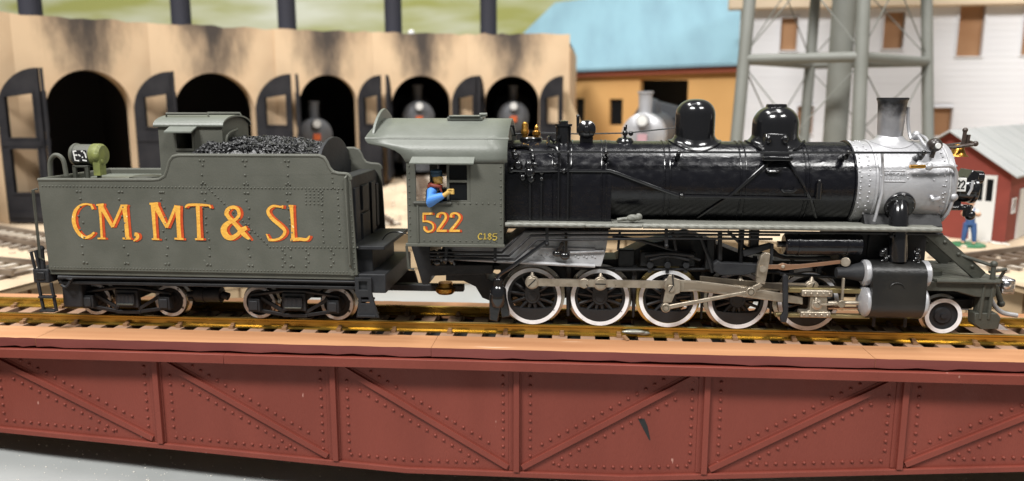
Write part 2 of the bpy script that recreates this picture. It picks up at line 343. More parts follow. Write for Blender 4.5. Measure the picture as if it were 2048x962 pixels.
# ================================================================== TURNTABLE BRIDGE
br = thing('turntable_bridge', (-17, 0, -39), 'maroon riveted turntable bridge girder carrying brass rails over the grey pit', 'turntable')
XL, XR = TC.x - 181, TC.x + 181
railp = [(-1.35, -2.75), (1.35, -2.75), (1.35, -2.35), (.35, -2.05), (.35, -.85), (.62, -.6), (.62, -.12), (.45, 0), (-.45, 0), (-.62, -.12), (-.62, -.6), (-.35, -.85), (-.35, -2.05), (-1.35, -2.35)]
for y in (-8.7, 8.7):
    MB().yz([(y + a, b) for a, b in railp], XL, XR).build('rail', rail_m, br, smooth=30)
tie_me = []
for kk in range(3):
    q = MB(); q.box(-2.1 + .1 * kk, 2.1 - .12 * kk, -14.6, 14.6, -2.05, 0); tie_me.append(q.mesh('tie', [tie_m], smooth=0))
q = MB(); q.box(-.62, .62, -.9, .75, 0, .85); q.box(-.5, .5, .3, 1.3, .5, 1.25); clip_me = q.mesh('rail_clip', [clip_m], smooth=0)
TP = 7.9; nt_ = int((XR - XL) / TP)
for i in range(nt_):
    x = XL + 3 + i * TP; t = put('tie', tie_me[i % 3], br, (x, 0, -2.78 + random.uniform(-.06, .05)), random.uniform(-.012, .012))
    if i % 2 == 0:
        for sy in (-1, 1):
            for side in (-1, 1): put('rail_clip', clip_me, t, (x + .6, sy * 8.7 + side * 1.55, -2.78), 0 if side < 0 else math.pi)
m = MB(); m.box(XL + 1, XR - 1, -14.4, 14.4, -7, -5.6); m.build('under_deck', pitdark, br)
# deck boards: bare wood on top, maroon paint on the outer edge
def board(x0, x1, y0, y1, front):
    m = MB(); nseg = 26; top = []; rr = random.Random(int(x0)); 
    for i in range(nseg + 1):
        x = x0 + (x1 - x0) * i / nseg; jz = rr.uniform(-.12, .12); jb = rr.uniform(-.25, .25)
        yo = y0 if front < 0 else y1; yi = y1 if front < 0 else y0
        top.append(((x, yi, -2.72), (x, yo, -2.75 + jz * .4), (x, yo - front * .0 + front * .25 * rr.random(), -5.1 + jb), (x, yi, -5.1)))
    vs = [p for r_ in top for p in r_]
    for i in range(nseg):
        for k in range(4):
            m.add([], []); a = i * 4 + k; b_ = i * 4 + (k + 1) % 4
            m.f.append((a, b_, b_ + 4, a + 4)); m.mi.append(1 if k == 1 else 0)
    m.v = [Vector(p) for p in vs]; m.f += [(3, 2, 1, 0), tuple(nseg * 4 + k for k in range(4))]; m.mi += [0, 0]
    m.build('deck_board', [wood, maroon_dk], br, smooth=20)
cuts = [XL, X_(70, 672, -24), X_(862, 695, -24), X_(1750, 728, -24), XR]
for a, b in zip(cuts, cuts[1:]): board(a + .06, b - .06, -24, -13.1, -1)
for a, b in zip([XL, -90, 5, XR], [-90, 5, XR]): board(a + .08, b - .08, 13.1, 24, 1)
# plate girders
def girder(sy):
    Yf = -20.8
    def zb(x): t = abs(x - TC.x); return -39.0 if t < 30 else -39.0 + (t - 30) * .0665
    verts_x = [TC.x + 50.3 * k for k in range(-4, 5)]; xs = [x for x in verts_x if XL < x < XR]
    edges = [XL] + xs + [XR]; fl = lambda y: sy * y if sy > 0 else y
    sgn = -1 if sy < 0 else 1; Yw = abs(Yf) * sgn; o = sgn
    m = MB(); out = [(x, zb(x)) for x in [XL, TC.x - 100, TC.x - 60, TC.x - 30, TC.x + 30, TC.x + 60, TC.x + 100, XR]] + [(XR, -7.2), (XL, -7.2)]
    m.xz(out, Yw, Yw - o * 1.2); g = m.build('girder', maroon, br, smooth=0)
    m = MB()
    segx = 0
    for a, b in zip(cuts[0:1] + [X_(447, 710, -25)], [X_(447, 710, -25), XR]): m.box(a, b - .05, *sorted((Yw - o * 1.5, Yw + o * (4.3 if segx == 0 else 4.4))), -8.35, -5.75); segx += 1
    m.build('top_flange', maroon, g, bevel=.15)
    m = MB(); bx = [XL, TC.x - 100, TC.x - 60, TC.x - 30, TC.x + 30, TC.x + 60, TC.x + 100, XR]
    m.xz([(x, zb(x) - .9) for x in bx] + [(x, zb(x) + .75) for x in reversed(bx)], Yw + o * .9, Yw - o * 1.8); m.build('bottom_flange', maroon, g, smooth=0, bevel=.25)
    rv = MB(); nrm = (0, o, 0)
    for x in xs:
        m = MB(); z0 = zb(x) + .8
        m.hexa([(x - 1.7, Yw, z0), (x + 1.7, Yw, z0), (x + 1.7, Yw + o * .3, z0), (x - 1.7, Yw + o * .3, z0), (x - 1.7, Yw, -8.4), (x + 1.7, Yw, -8.4), (x + 1.7, Yw + o * .3, -8.4), (x - 1.7, Yw + o * .3, -8.4)])
        m.box(x - .35, x + 1.2, *sorted((Yw + o * .1, Yw + o * 1.3)), z0, -8.4); m.build('stiffener', maroon, g, smooth=0, bevel=.12)
        for s_ in (-1, 1):
            z = -11.2
            while z > zb(x) + 3.4: rv.rivet((x + s_ * 3.7 + .4, Yw + o * .0, z), nrm, .48, .5); z -= 2.5
    for a, b in zip(edges, edges[1:]):
        if b - a < 20: continue
        left = (a + b) / 2 < TC.x
        p = Vector((a + 2.4, Yw, -9.5)) if left else Vector((b - 2.4, Yw, -9.5)); q = Vector((b - 2, Yw, zb(b) + 2.0)) if left else Vector((a + 2, Yw, zb(a) + 2.0))
        d = (q - p).normalized(); nn = Vector((-d.z, 0, d.x)); m = MB()
        if nn.z < 0: nn = -nn
        for wd, h in ((3.0, .12),):
            m.hexa([p - nn * wd / 2, q - nn * wd / 2, q - nn * wd / 2 + V(0, o * h, 0), p - nn * wd / 2 + V(0, o * h, 0), p + nn * wd / 2, q + nn * wd / 2, q + nn * wd / 2 + V(0, o * h, 0), p + nn * wd / 2 + V(0, o * h, 0)])
        # the angle's standing leg
        c0, c1 = -.75, .75
        m.hexa([p + nn * c0, q + nn * c0, q + nn * c0 + V(0, o * .85, 0), p + nn * c0 + V(0, o * .85, 0), p + nn * c1, q + nn * c1, q + nn * c1 + V(0, o * .85, 0), p + nn * c1 + V(0, o * .85, 0)])
        m.build('diagonal_brace', maroon, g, smooth=0, bevel=.12)
        ln = (q - p).length; k = int(ln / 2.6)
        for i in range(2, k - 1):
            c = p + d * (i * ln / k)
            for s_ in (-1, 1):
                e = c + nn * s_ * 3.1
                if a + 6.0 < e.x < b - 6.0 and -9.8 > e.z > zb(e.x) + 3: rv.rivet(e, nrm, .48, .5)
        k = int((b - a - 8) / 3.4)
        x = a + 4.6
        while x < b - 3.5:
            e = p + d * ((x - p.x) / d.x)
            if abs(e.z - (zb(x) + 2.9)) > 3.6: rv.rivet((x, Yw, zb(x) + 2.9), nrm, .48, .5)
            x += 2.45
    tag(rv.build('rivets', maroon, g), kind='stuff')
    return g
g = girder(-1); girder(1)
a = at(1285, 838, -20.85); b = at(1299, 880, -20.85)
MB().xz([(a.x - 1.2, a.z), (a.x + .5, a.z + .1), (a.x + 1.4, a.z - 2), (b.x + .25, b.z), (b.x - .1, b.z)], -20.88, -20.8).build('paint_smear', print_blk, g, smooth=0)
m = MB(); c = at(1268, 664, -10.3)
m.ball(c, (3.4, .8, .7), 14, 8); m.ball(c + V(2.5, .2, -.3), (2, .6, .6), 10, 6); m.build('solder_blob', M('grey_solder', (.3, .3, .26), .4, .5, bump=.6, bscale=500), br)
m = MB(); c = at(1251, 676, -12.4); m.bar(c + V(-.6, 0, .6), c + V(.6, -1.2, -.4), 1.1, .6); m.build('loose_clip', clip_m, br)

# ================================================================== BACKGROUND TRACKS
q = MB(); q.box(-1.3, 1.3, -14, 14, 0, 1.3); gt_me = q.mesh('tie', [M('ballast_tie', (.12, .085, .06), .85, col2=(.5, .45, .38), scale=70, mix=(.45, .6))], smooth=0)
dark_rail = M('rusty_rail', (.10, .06, .04), .45, .5, col2=(.3, .25, .2), scale=30)
STALL = [153.2, 140.97, 128.84, 116.5, 105.74, 94.98]; SW = [48, 46.3, 48.7, 38, 41, 38]
def track(ang, r0, r1, label):
    o = thing('ground_track', (TC.x + r0 * math.cos(R(ang)), r0 * math.sin(R(ang)), GZ), label, 'track', 'tracks fanning out from the pit')
    d = V(math.cos(R(ang)), math.sin(R(ang)), 0); s_ = V(-d.y, d.x, 0)
    for k in (-8.5, 8.5):
        m = MB(); st = [r0 + (r1 - r0) * t / 12 for t in range(13)]
        for a_, b_ in zip(st, st[1:]): m.bar(TC + d * a_ + s_ * k + V(0, 0, -.75 + lift(ang, a_)), TC + d * b_ + s_ * k + V(0, 0, -.75 + lift(ang, b_)), 1.2, 2.0)
        m.build('rail', dark_rail, o)
    for i in range(int((r1 - r0) / 8)): put('tie', gt_me, o, TC + d * (r0 + 4 + i * 8) + V(0, 0, GZ + .02 + lift(ang, r0 + 4 + i * 8)), R(ang))
names = ['first', 'second', 'third', 'fourth', 'fifth']
for i, a in enumerate(STALL): track(a, RIM + 2, 345, 'weathered track running into the roundhouse, ' + ['in front of the tall two-window door leaf', 'under the arch behind the tender headlight', 'under the arch behind the tender cabin', 'under the arch behind the coal heap', 'under the arch behind the tender front', 'under the arch behind the green cab roof'][i])
track(164, RIM + 2, 420, 'weathered track beside the roundhouse end, beyond the rear of the tender')
track(79, RIM + 2, 420, 'weathered track under the parked silver-fronted engine')
track(29.5, RIM + 2, 420, 'weathered track with pale ties in front of the red shed')

# ================================================================== LETTERING (brush strokes measured off the photograph)
def paint_text(name, spec, crop, Y, parent, shadow=0.8, ymat=None):
    st = strokes(spec, crop, Y); yl = MB(); rl = MB()
    for i, (p, ws) in enumerate(st):
        ribbon(yl, p, ws, Y - .16 - .006 * i)
        if shadow:
            for k, f in enumerate((.45, .9)): ribbon(rl, [(a + shadow * f, b - shadow * .14 * f) for a, b in p], [w_ * 1.05 for w_ in ws], Y - .05 - .005 * (2 * i + k), .04)
    if shadow: rl.build(name + '_shade', redl, parent, smooth=0, fix=False)
    return yl.build(name, ymat or yellow, parent, smooth=0, fix=False)
ST1 = [  # C M , M T
 [(455, 262, 34), (425, 190, 24)], [(428, 205, 24), (350, 190, 24), (270, 220, 32), (212, 290, 45), (190, 400, 52), (210, 500, 52), (270, 600, 48), (350, 648, 42), (420, 625, 36), (472, 578, 24)],
 [(500, 205, 24), (600, 196, 28)], [(545, 200, 46), (560, 400, 30), (575, 655, 32)], [(518, 660, 20), (625, 660, 22)], [(560, 215, 58), (725, 505, 40)], [(725, 500, 32), (850, 215, 36)],
 [(880, 215, 68), (905, 420, 52), (925, 655, 55)], [(860, 660, 22), (972, 662, 24)], [(832, 208, 20), (925, 210, 22)],
 [(1022, 600, 45), (1055, 612, 55), (1062, 650, 42), (1010, 696, 16)],
 [(1228, 188, 28), (1345, 180, 30)], [(1275, 195, 62), (1285, 400, 45), (1305, 660, 42)], [(1260, 668, 20), (1362, 672, 22)], [(1305, 205, 72), (1465, 510, 40)], [(1465, 512, 30), (1590, 212, 42)],
 [(1610, 212, 75), (1620, 420, 55), (1635, 655, 56)], [(1568, 662, 24), (1692, 667, 26)],
 [(1716, 240, 20), (1755, 203, 30), (1900, 200, 32), (2035, 208, 24)], [(2040, 200, 26), (2064, 246, 22)], [(1885, 205, 52), (1895, 420, 46), (1905, 655, 52)], [(1850, 668, 22), (1965, 668, 24)]]
ST2 = [  # & S L
 [(795, 785, 30), (690, 690, 75), (560, 540, 66), (455, 430, 62), (420, 370, 64)], [(425, 400, 62), (420, 360, 64), (450, 300, 60), (530, 268, 50), (600, 305, 55), (618, 390, 50), (570, 460, 46)], [(600, 425, 48), (560, 465, 46), (470, 505, 62), (400, 565, 85), (378, 640, 100), (420, 725, 95), (500, 752, 76), (590, 705, 60)], [(560, 725, 62), (600, 695, 60), (655, 620, 56)],
 [(650, 632, 70), (738, 592, 66)],
 [(1302, 292, 22), (1306, 240, 26)], [(1300, 262, 26), (1250, 262, 30), (1160, 250, 36), (1085, 300, 46), (1082, 370, 52), (1150, 460, 56), (1260, 550, 60), (1335, 630, 52), (1330, 690, 46), (1270, 755, 36), (1180, 785, 36), (1100, 786, 40)], [(1100, 800, 34), (1050, 690, 20)],
 [(1440, 245, 62), (1455, 450, 46), (1470, 775, 56)], [(1428, 785, 40), (1560, 772, 50), (1680, 778, 44), (1732, 720, 20)], [(1400, 246, 26), (1476, 250, 28)]]
ST3 = [[(435, 260, 40), (255, 262, 40)], [(255, 245, 26), (255, 425, 26)], [(250, 412, 28), (340, 408, 36), (430, 455, 32), (452, 520, 30), (425, 580, 32), (350, 610, 36), (285, 570, 40), (275, 505, 34)],
 [(525, 335, 50), (545, 275, 45), (610, 247, 36), (672, 272, 42), (690, 340, 45), (640, 430, 46), (535, 575, 44)], [(512, 590, 44), (710, 590, 44)],
 [(788, 335, 54), (800, 275, 45), (870, 250, 36), (940, 290, 42), (955, 350, 42), (900, 440, 42), (785, 575, 50)], [(755, 590, 44), (962, 590, 44)]]
ST4 = [[(1388, 665, 20), (1355, 640, 20), (1316, 690, 24), (1332, 748, 22), (1390, 742, 20)], [(1418, 672, 14), (1442, 645, 18), (1442, 745, 20)], [(1412, 752, 16), (1476, 746, 16)],
 [(1530, 640, 18), (1562, 664, 18), (1526, 696, 20)], [(1540, 640, 18), (1508, 668, 18), (1540, 698, 20)], [(1530, 695, 20), (1564, 728, 20), (1526, 762, 20)], [(1538, 697, 20), (1500, 728, 20), (1536, 762, 20)],
 [(1676, 644, 18), (1606, 650, 18)], [(1606, 648, 18), (1600, 695, 18), (1655, 702, 20), (1668, 735, 20), (1632, 768, 22), (1592, 755, 20)]]
def digit2(x, z, h, w): return [(x, z + h * .7), (x + w * .15, z + h * .93), (x + w * .5, z + h), (x + w * .9, z + h * .85), (x + w * .9, z + h * .6), (x + w * .45, z + h * .3), (x, z + .06 * h), (x + w, z + .06 * h)]

# ================================================================== TENDER
td = thing('tender', (-104, 0, 0), 'olive grey tender lettered in yellow and red, coal heaped on top', 'tender')
def tank_side(o=0):
    p = [(-148.4, 15.0), (-60.2, 15.0), (-61.2, 41.0)]
    p += arcpts(-62.7, 41.0, 1.5, 0, 90, 4)[1:] + [(-64.5, 42.6)] + [(-66.0, 43.0), (-67.0, 44.2), (-67.5, 45.6), (-68.3, 46.8), (-69.6, 47.3)]
    p += [(-108.4, 47.2), (-110.0, 46.8), (-111.0, 45.6), (-111.7, 43.6), (-112.6, 41.6), (-114.2, 40.7), (-116, 40.5), (-149.0, 40.3)]
    return p
side = tank_side()
for y0, y1 in ((-17, -16.3), (16.3, 17)): MB().xz(side, y0, y1).build('tank_side', olive, td, smooth=0, bevel=.12)
top = [p for p in side[2:]]
for sy in (-1, 1): MB().tube([(x, sy * 16.75, z) for x, z in top], .48, 8).build('rim_bead', olive, td)
m = MB(); m.hexa([(-148.4, -16.4, 15), (-147.7, -16.4, 15), (-147.7, 16.4, 15), (-148.4, 16.4, 15), (-149, -16.4, 40.3), (-148.3, -16.4, 40.3), (-148.3, 16.4, 40.3), (-149, 16.4, 40.3)]); m.build('tank_rear', olive, td)
m = MB(); m.tube([(-148.8, -16.8, 40.3), (-148.8, 16.8, 40.3)], .45, 8); m.build('rim_bead', olive, td)
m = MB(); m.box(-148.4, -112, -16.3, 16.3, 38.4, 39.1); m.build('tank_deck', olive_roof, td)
m = MB(); m.lathe([(4.2, 0), (4.2, .9), (3.6, 1.2), (.01, 1.2)], (-126, -2, 39.1), 'Z', 24); m.box(-131, -129, -3, -1, 39.1, 39.9); m.build('water_hatch', olive_dk, td)
m = MB(); m.yz([(-16.3, 15), (16.3, 15), (16.3, 40), (13.2, 41.3), (-13.2, 41.3), (-16.3, 40)], -67, -62.4); fr = m.build('tank_front', dull, td, bevel=.2)
for (y0, y1, z0, z1) in ((-11, -6.5, 20, 38), (-4, 4, 21, 30), (-3.4, 3.4, 31, 38), (6.5, 11, 20, 38), (12.2, 15, 24, 37)):
    m = MB(); m.box(-62.5, -61.8, y0, y1, z0, z1); m.build('front_panel', dull, fr, bevel=.15)
# arched coal board
a_ = [(-14.5, 40)] + [(14.5 * math.cos(R(t)) , 43 + 8.6 * math.sin(R(t))) for t in range(180, -1, -10)] + [(14.5, 40)]
MB().yz(a_, -71.4, -70.4).build('coal_board', dull, td, smooth=25, bevel=.2)
m = MB(); m.hexa([(-108, -16.2, 39), (-70.6, -16.2, 39), (-70.6, 16.2, 39), (-108, 16.2, 39), (-112, -16.2, 44), (-70.6, -16.2, 44), (-70.6, 16.2, 44), (-112, 16.2, 44)]); m.build('coal_bunker', dull, td)
# rivets
rv = MB(); N_ = (0, -1, 0); Y_ = -17
def row(x0, z0, x1, z1, step, r=.17):
    L_ = math.hypot(x1 - x0, z1 - z0); k = max(1, int(L_ / step))
    for i in range(k + 1): rv.rivet((x0 + (x1 - x0) * i / k, Y_, z0 + (z1 - z0) * i / k), N_, r)
row(-147.8, 38.6, -62.6, 38.6, 1.0, .27); row(-147.6, 15.8, -61.2, 15.8, .95, .24)
for i, x in enumerate((-137.5, -125.5, -113.8, -101.9, -90, -78.4)):
    zt = 37.6
    for z in (37.2, 35.2, 33, 30.4, 28.6, 26.5, 24.4, 22, 19.8, 17.4): rv.rivet((x + random.uniform(-.7, .7), Y_, z), N_, .34)
    for z in (37.2, 17.2):
        for dx in (-.5, .5): rv.rivet((x + dx, Y_, z), N_, .34)
    if x > -112:
        for z in (40, 42, 44.6): rv.rivet((x + random.uniform(-.3, .3), Y_, z), N_, .34)
        for z in (39.6, 45.9):
            for dx in (-.5, .5): rv.rivet((x + dx, Y_, z), N_, .34)
p1 = at(418, 378, -17); p2 = at(540, 494, -17); p3 = at(715, 495, -17)
row(p1.x, p1.z, p2.x, p2.z, 1.1, .28); row(p2.x, p2.z, p3.x, p3.z, 1.0, .27)
for px in (642, 675): q0 = at(px, 384, -17); q1 = at(px + 5, 484, -17); row(q0.x, q0.z, q1.x, q1.z, 1.6, .3)
q0 = at(664, 345, -17); q1 = at(666, 375, -17); row(q0.x, q0.z, q1.x, q1.z, 1.2, .28)
for py in (381, 388, 394, 401, 408): q0 = at(612, py, -17); q1 = at(645, py, -17); row(q0.x, q0.z, q1.x, q1.z, 1.0, .25)
for px in (565, 612, 662):
    for k, py in enumerate((500, 508, 516, 524, 532)): q0 = at(px + (k % 2) * 5, py, -17); rv.rivet(q0, N_, .34)
row(-61.0, 17, -61.5, 37, 1.4, .26)
tag(rv.build('rivets', olive, td), kind='stuff')
paint_text('road_name', ST1, (120, 380, 6.827), -17, td); paint_text('road_name', ST2, (400, 380, 7.877), -17, td)
MB().xz([(-61.3, 14.9), (-62.2, 14.9), (-62.2, 39), (-61.3, 39)], -17.12, -16.9).build('corner_strip', olive, td, smooth=0)
MB().tube([at(692, 352, -17.6) + V(0, .7, 0), at(690, 356, -17.9), at(700, 530, -17.9), at(702, 534, -17.2)], .3, 6).build('grab_iron', olive, td)
MB().tube([at(75, 378, -16), at(66, 380, -17), at(80, 515, -17), at(88, 520, -16.5)], .33, 6).build('grab_iron', olive_dk, td)
# underframe
m = MB(); m.box(-149.5, -58, -16.4, 16.4, 13.6, 15.0); m.build('tank_sill', olive, td, bevel=.1)
m = MB(); m.box(-148, -60, -14.5, 14.5, 11.0, 13.6); m.box(-147, -60, -15.6, -14.6, 10.6, 11.5); m.box(-147, -60, 14.6, 15.6, 10.6, 11.5); fr = m.build('tender_frame', black, td, bevel=.15)
a = at(120, 562, -15.8)
MB().tube(smooth_path([(-146, -15.9, 10.5), (-144.6, -15.9, 9.9), (-142.5, -15.9, 12.2), (-140, -15.9, 12.8), (-61, -15.9, 12.9)], 3), .4, 6).build('brake_pipe', dull, fr)
# rear beam and footstep
m = MB(); m.box(-153.2, -148.6, -17.3, 17.3, 11.2, 15.2); bm_ = m.build('rear_beam', dull, td, bevel=.35)
m = MB(); m.box(-152, -149.6, -17.7, -17.2, 12.2, 14.4); m.build('beam_pocket', black, bm_, bevel=.3)
for sy in (-1, 1):
    m = MB()
    for x in (-152.1, -148.3): m.bar((x, sy * 16.9, 11.3), (x + .8, sy * 16.9, 3.0), .7, .7, (0, 1, 0))
    for z in (3.2, 7.2): m.box(-152, -147.6, sy * 16.9 - .9, sy * 16.9 + .9, z - .3, z + .3)
    m.build('footstep', dull, td, bevel=.1)
m = MB(); m.box(-147.5, -141.6, -14, 14, 3.2, 11.2); m.build('coupler_pocket', dull, td, bevel=.6)
MB().tube([(-152.6, -16.9, 15), (-153, -17.2, 20), (-151.6, -17.2, 20.6), (-151.3, -16.9, 15)], .36, 6).build('beam_handrail', dull, td)
m = MB(); m.cyl((-150.7, -16.2, 15), (-150.7, -16.2, 20.5), .7); m.ball((-150.7, -16.2, 20.9), .9); m.build('beam_post', dull, td)
# front platform, beam and steps
m = MB(); m.box(-62, -53, -15.5, 15.5, 21.8, 22.8); m.box(-61.5, -57, -13, 13, 15, 21.8); m.build('tender_platform', dull, td, bevel=.15)
m = MB(); m.hexa([(-61.5, -17.2, 9.8), (-50.2, -17.2, 9.8), (-50.2, 17.2, 9.8), (-61.5, 17.2, 9.8), (-61.5, -17.2, 14.4), (-56.5, -17.2, 14.4), (-50.2, 17.2, 18), (-61.5, 17.2, 14.4)])
m = MB(); m.box(-60.4, -52.6, -16.6, 16.6, 10, 15.3); fb = m.build('front_beam', dull, td, bevel=.3)
for sy in (-1, 1):
    for x in (-60.6,):
        m = MB(); yy = sy * 16.9
        m.xz([(-61, 14.4), (-56.4, 14.4), (-56.4, 10), (-56, 8), (-54.6, 3.2), (-60.9, 3.2), (-60, 8), (-61, 10)], yy - .5, yy + .5, holes=[[(-59.9, 13.4), (-57.6, 13.4), (-57.6, 11), (-59.9, 11)], [(-59.4, 9), (-57.4, 9), (-57.0, 7.2), (-59.4, 7.2)]])
        m.box(-60.4, -55.4, yy - .9, yy + 3.2, 3.4, 4); m.box(-60.4, -56.4, yy - .3, yy + 3, 7.6, 8.2); m.build('front_step', dull, fb, smooth=0, bevel=.12)
m = MB(); m.xz([(-56, 10.2), (-50.5, 10.2), (-49.4, 6.2), (-46.5, 4.5), (-56, 4.5)], 11.4, 12.4); m.build('far_gusset', dull, td)
MB().tube(smooth_path([(-58, -4, 17), (-56.5, -5, 22), (-54, -6, 24.8), (-50.5, -7, 25.3), (-46.5, -8, 24.4)], 5), .16, 6).build('wire', gloss_smooth, td)
MB().box(-57, -33.5, -1.3, 1.3, 7.0, 9.0).build('drawbar', dull, td, bevel=.3)
# trucks
def wheel(r, flange, y0, rim, mat_rim, spokes=0, cw=False):
    pass
def small_wheel_meshes(r):
    a = MB().lathe([(r * .84, -8.95), (r, -8.9), (r, -7.0), (r + .75, -6.8), (r + .75, -6.2), (r * .84, -6.2)], axis='Y', n=40, closed=True).mesh('tyre', [steel])
    b = MB().lathe([(r * .80, -8.96), (r * .80, -9.08), (r * .985, -9.08), (r * .985, -8.96)], axis='Y', n=48, closed=True).mesh('white_rim', [grey_rim])
    c = MB().lathe([(.01, -9.3), (.7, -9.3), (.75, -8.9), (r * .42, -8.8), (r * .5, -8.3), (r * .85, -8.3), (r * .85, -6.4), (.01, -6.4)], axis='Y', n=40).mesh('wheel', [dull])
    return a, b, c
tw = small_wheel_meshes(4.75)
ax_me = MB().cyl((0, -6.6, 0), (0, 6.6, 0), .9, n=12).mesh('axle', [black])
def wheelset(parent, x, z, ms, rim2=None):
    for k in (0, 1):
        wl = put('wheel', ms[2], parent, (x, 0, z), math.pi * k); put('tyre', ms[0], wl, (x, 0, z)); put('white_rim', ms[1], wl, (x, 0, z))
    put('axle', ax_me, parent, (x, 0, z))
for c in (-129.4, -80.2):
    hw = 11.4; xs = (c - hw, c + hw)
    for x in xs: wheelset(td, x, 4.75, tw)
    m = MB(); m.box(c - 2.6, c + 2.6, -12, 12, 5.4, 8); m.cyl((c, 0, 7.5), (c, 0, 11.2), 2.2); m.build('truck_bolster', black, td)
    for sy in (-1, 1):
        y = sy * 11.3; yo = y + sy * .7; m = MB()
        m.tube([(xs[0] - 1.5, y, 7.4), (xs[0] + 2, y, 8.0), (c - 3, y, 8.9), (c + 3, y, 8.9), (xs[1] - 2, y, 8.0), (xs[1] + 1.5, y, 7.4)], .62, 6)
        for s_ in (-1, 1):
            m.bar((c + s_ * (hw - 1.6), y, 6.8), (c + s_ * 3.0, y, 2.6), 1.0, .9, (0, 1, 0)); m.bar((c + s_ * (hw - 1.0), y, 3.0), (c + s_ * 3.2, y, 1.9), 1.0, .8, (0, 1, 0))
        m.bar((c - 3.6, y, 1.8), (c + 3.6, y, 1.8), 1.2, 1.0)
        sf = m.build('truck_side', black, td, bevel=.12)
        m = MB(); m.box(c - 3.4, c + 3.4, y - .9, y + .9, 3.2, 8.4); m.box(c - 2.6, c + 2.6, *sorted((y, yo + sy * .9)), 4.2, 7.4)
        m.build('spring_box', dull, sf, bevel=.2)
        for k in range(4): MB().cyl((c - 1.8 + k * 1.2, yo + sy * .6, 4.6), (c - 1.8 + k * 1.2, yo + sy * .6, 7), .5, n=8).build('spring', dull, sf)
        MB().box(c - 2.4, c + 2.4, *sorted((yo, yo + sy * 1.3)), 4.1, 4.6).build('spring_plate', olive_dk, sf, bevel=.1)
        for x in xs:
            m = MB(); m.box(x - 1.7, x + 1.7, *sorted((y - sy * 1.0, yo + sy * .9)), 2.9, 6.8); m.box(x - 1.2, x + 1.2, *sorted((yo, yo + sy * 1.3)), 3.4, 6.2); m.build('journal_box', dull, sf, bevel=.25)
m = MB(); m.cyl((-110, -9, 6.8), (-102.5, -9, 6.8), 2.3, n=18); m.cyl((-112.6, -9, 6.6), (-110, -9, 6.6), 1.0); m.ball((-111.6, -9.3, 5.6), .9); m.box(-107.5, -106.5, -10, -8, 8, 11.2); m.cyl((-102.5, -9, 6.8), (-100.5, -9, 6.2), 1.1)
m.cyl((-107.6, -9, 6.8), (-107.2, -9, 6.8), 2.5); m.build('brake_cylinder', black, td, bevel=.1)
# doghouse
dh = [(-118.0, 39.1), (-117.9, 55.3), (-99.4, 55.3), (-99.4, 44), (-111, 44), (-112, 39.1)]
win = [(-112.6, 48.6), (-108.2, 48.6), (-108.2, 53.6), (-112.6, 53.6)]
m = MB(); m.xz(dh, -8.9, -8.2, holes=[win]); m.xz(dh, 8.2, 8.9, holes=[win]); dg = m.build('doghouse', olive, td, smooth=0, bevel=.1)
m = MB()
ends = [(-8.2, 40), (8.2, 40)] + [(8.2 * math.cos(R(t)), 55 + 2.1 * math.sin(R(t))) for t in range(0, 181, 15)]
m.yz(ends, -100.2, -99.4); m.yz(ends, -118, -117.3); m.build('doghouse_end', olive, dg, smooth=25)
m = MB(); rp = [(9.6 * math.cos(R(t)), 55.0 + 2.7 * math.sin(R(t))) for t in range(0, 181, 12)]; rp2 = [(a * .985, b - .45) for a, b in reversed(rp)]
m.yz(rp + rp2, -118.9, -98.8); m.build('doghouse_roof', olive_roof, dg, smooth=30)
m = MB(); m.hexa([(-114, -9.0, 54.6), (-106.2, -9.0, 54.6), (-106.2, -9.0, 55.0), (-114, -9.0, 55.0), (-114.4, -12.4, 53.0), (-106.6, -12.4, 53.0), (-106.6, -12.4, 53.4), (-114.4, -12.4, 53.4)]); m.build('awning', olive_roof, dg, smooth=0)
m = MB(); m.xz([(-113.2, 48), (-107.6, 48), (-107.6, 54.2), (-113.2, 54.2)], -9.15, -8.85, holes=[win]); m.build('window_frame', olive, dg, smooth=0)
m = MB(); m.box(-117.3, -100.2, -8.1, 8.1, 44, 44.6); m.build('doghouse_floor', black, dg)
MB().tube([(-117, -5.4, 56.8), (-117, -5.4, 58.1), (-105, -5.4, 58.1), (-104.4, -5.4, 56.8)], .3, 6).build('roof_rail', olive, dg)
MB().tube([(-110, 5.4, 56.8), (-110, 5.4, 58.1), (-100.2, 5.4, 58.1), (-99.6, 5.4, 56.8)], .3, 6).build('roof_rail', olive, dg)
MB().tube(smooth_path([(-99.2, -8, 47.2), (-98.6, -8, 51.4), (-98.4, -6.5, 52.8), (-98.6, -1, 53.6)], 4), .38, 8).build('grab_iron', olive, dg)
MB().xz([(-110.5, 46.6), (-98.6, 50.2), (-98.6, 46.8)], -7.2, -6.6).build('coal_apron', olive, dg, smooth=0)
# rear headlight and lifting eye
hl = MB(); hx = [(.01, 0), (3.0, 0), (3.35, .5), (3.35, 1.0), (3.05, 1.3), (3.05, 8.0)]
c0 = V(-147.6, -2, 46.2)
hl.lathe(hx + [(2.9, 8.4), (.01, 8.4)], c0, 'X', 26); hb = hl.build('rear_headlight', olive, td)
m = MB(); m.lathe([(3.1, 5.9), (3.25, 6.2), (3.25, 8.3), (2.7, 9.0), (.01, 9.2)], c0, 'X', 20); m.box(-140.6, -138.6, -4.6, -1.6, 40.4, 45); m.ball((-139.6, -4.4, 46), (1.1, 1, 1.6)); m.ball((-139.2, -3.2, 44.2), (1, 1, 1.2)); m.build('headlight_back', chartreuse, hb)
m = MB(); m.xz([(-146.2, 44.4), (-142.2, 44.4), (-142.2, 47.7), (-146.2, 47.7)], -5.25, -4.2); m.build('number_board', black, hb, smooth=0)
wl = MB()
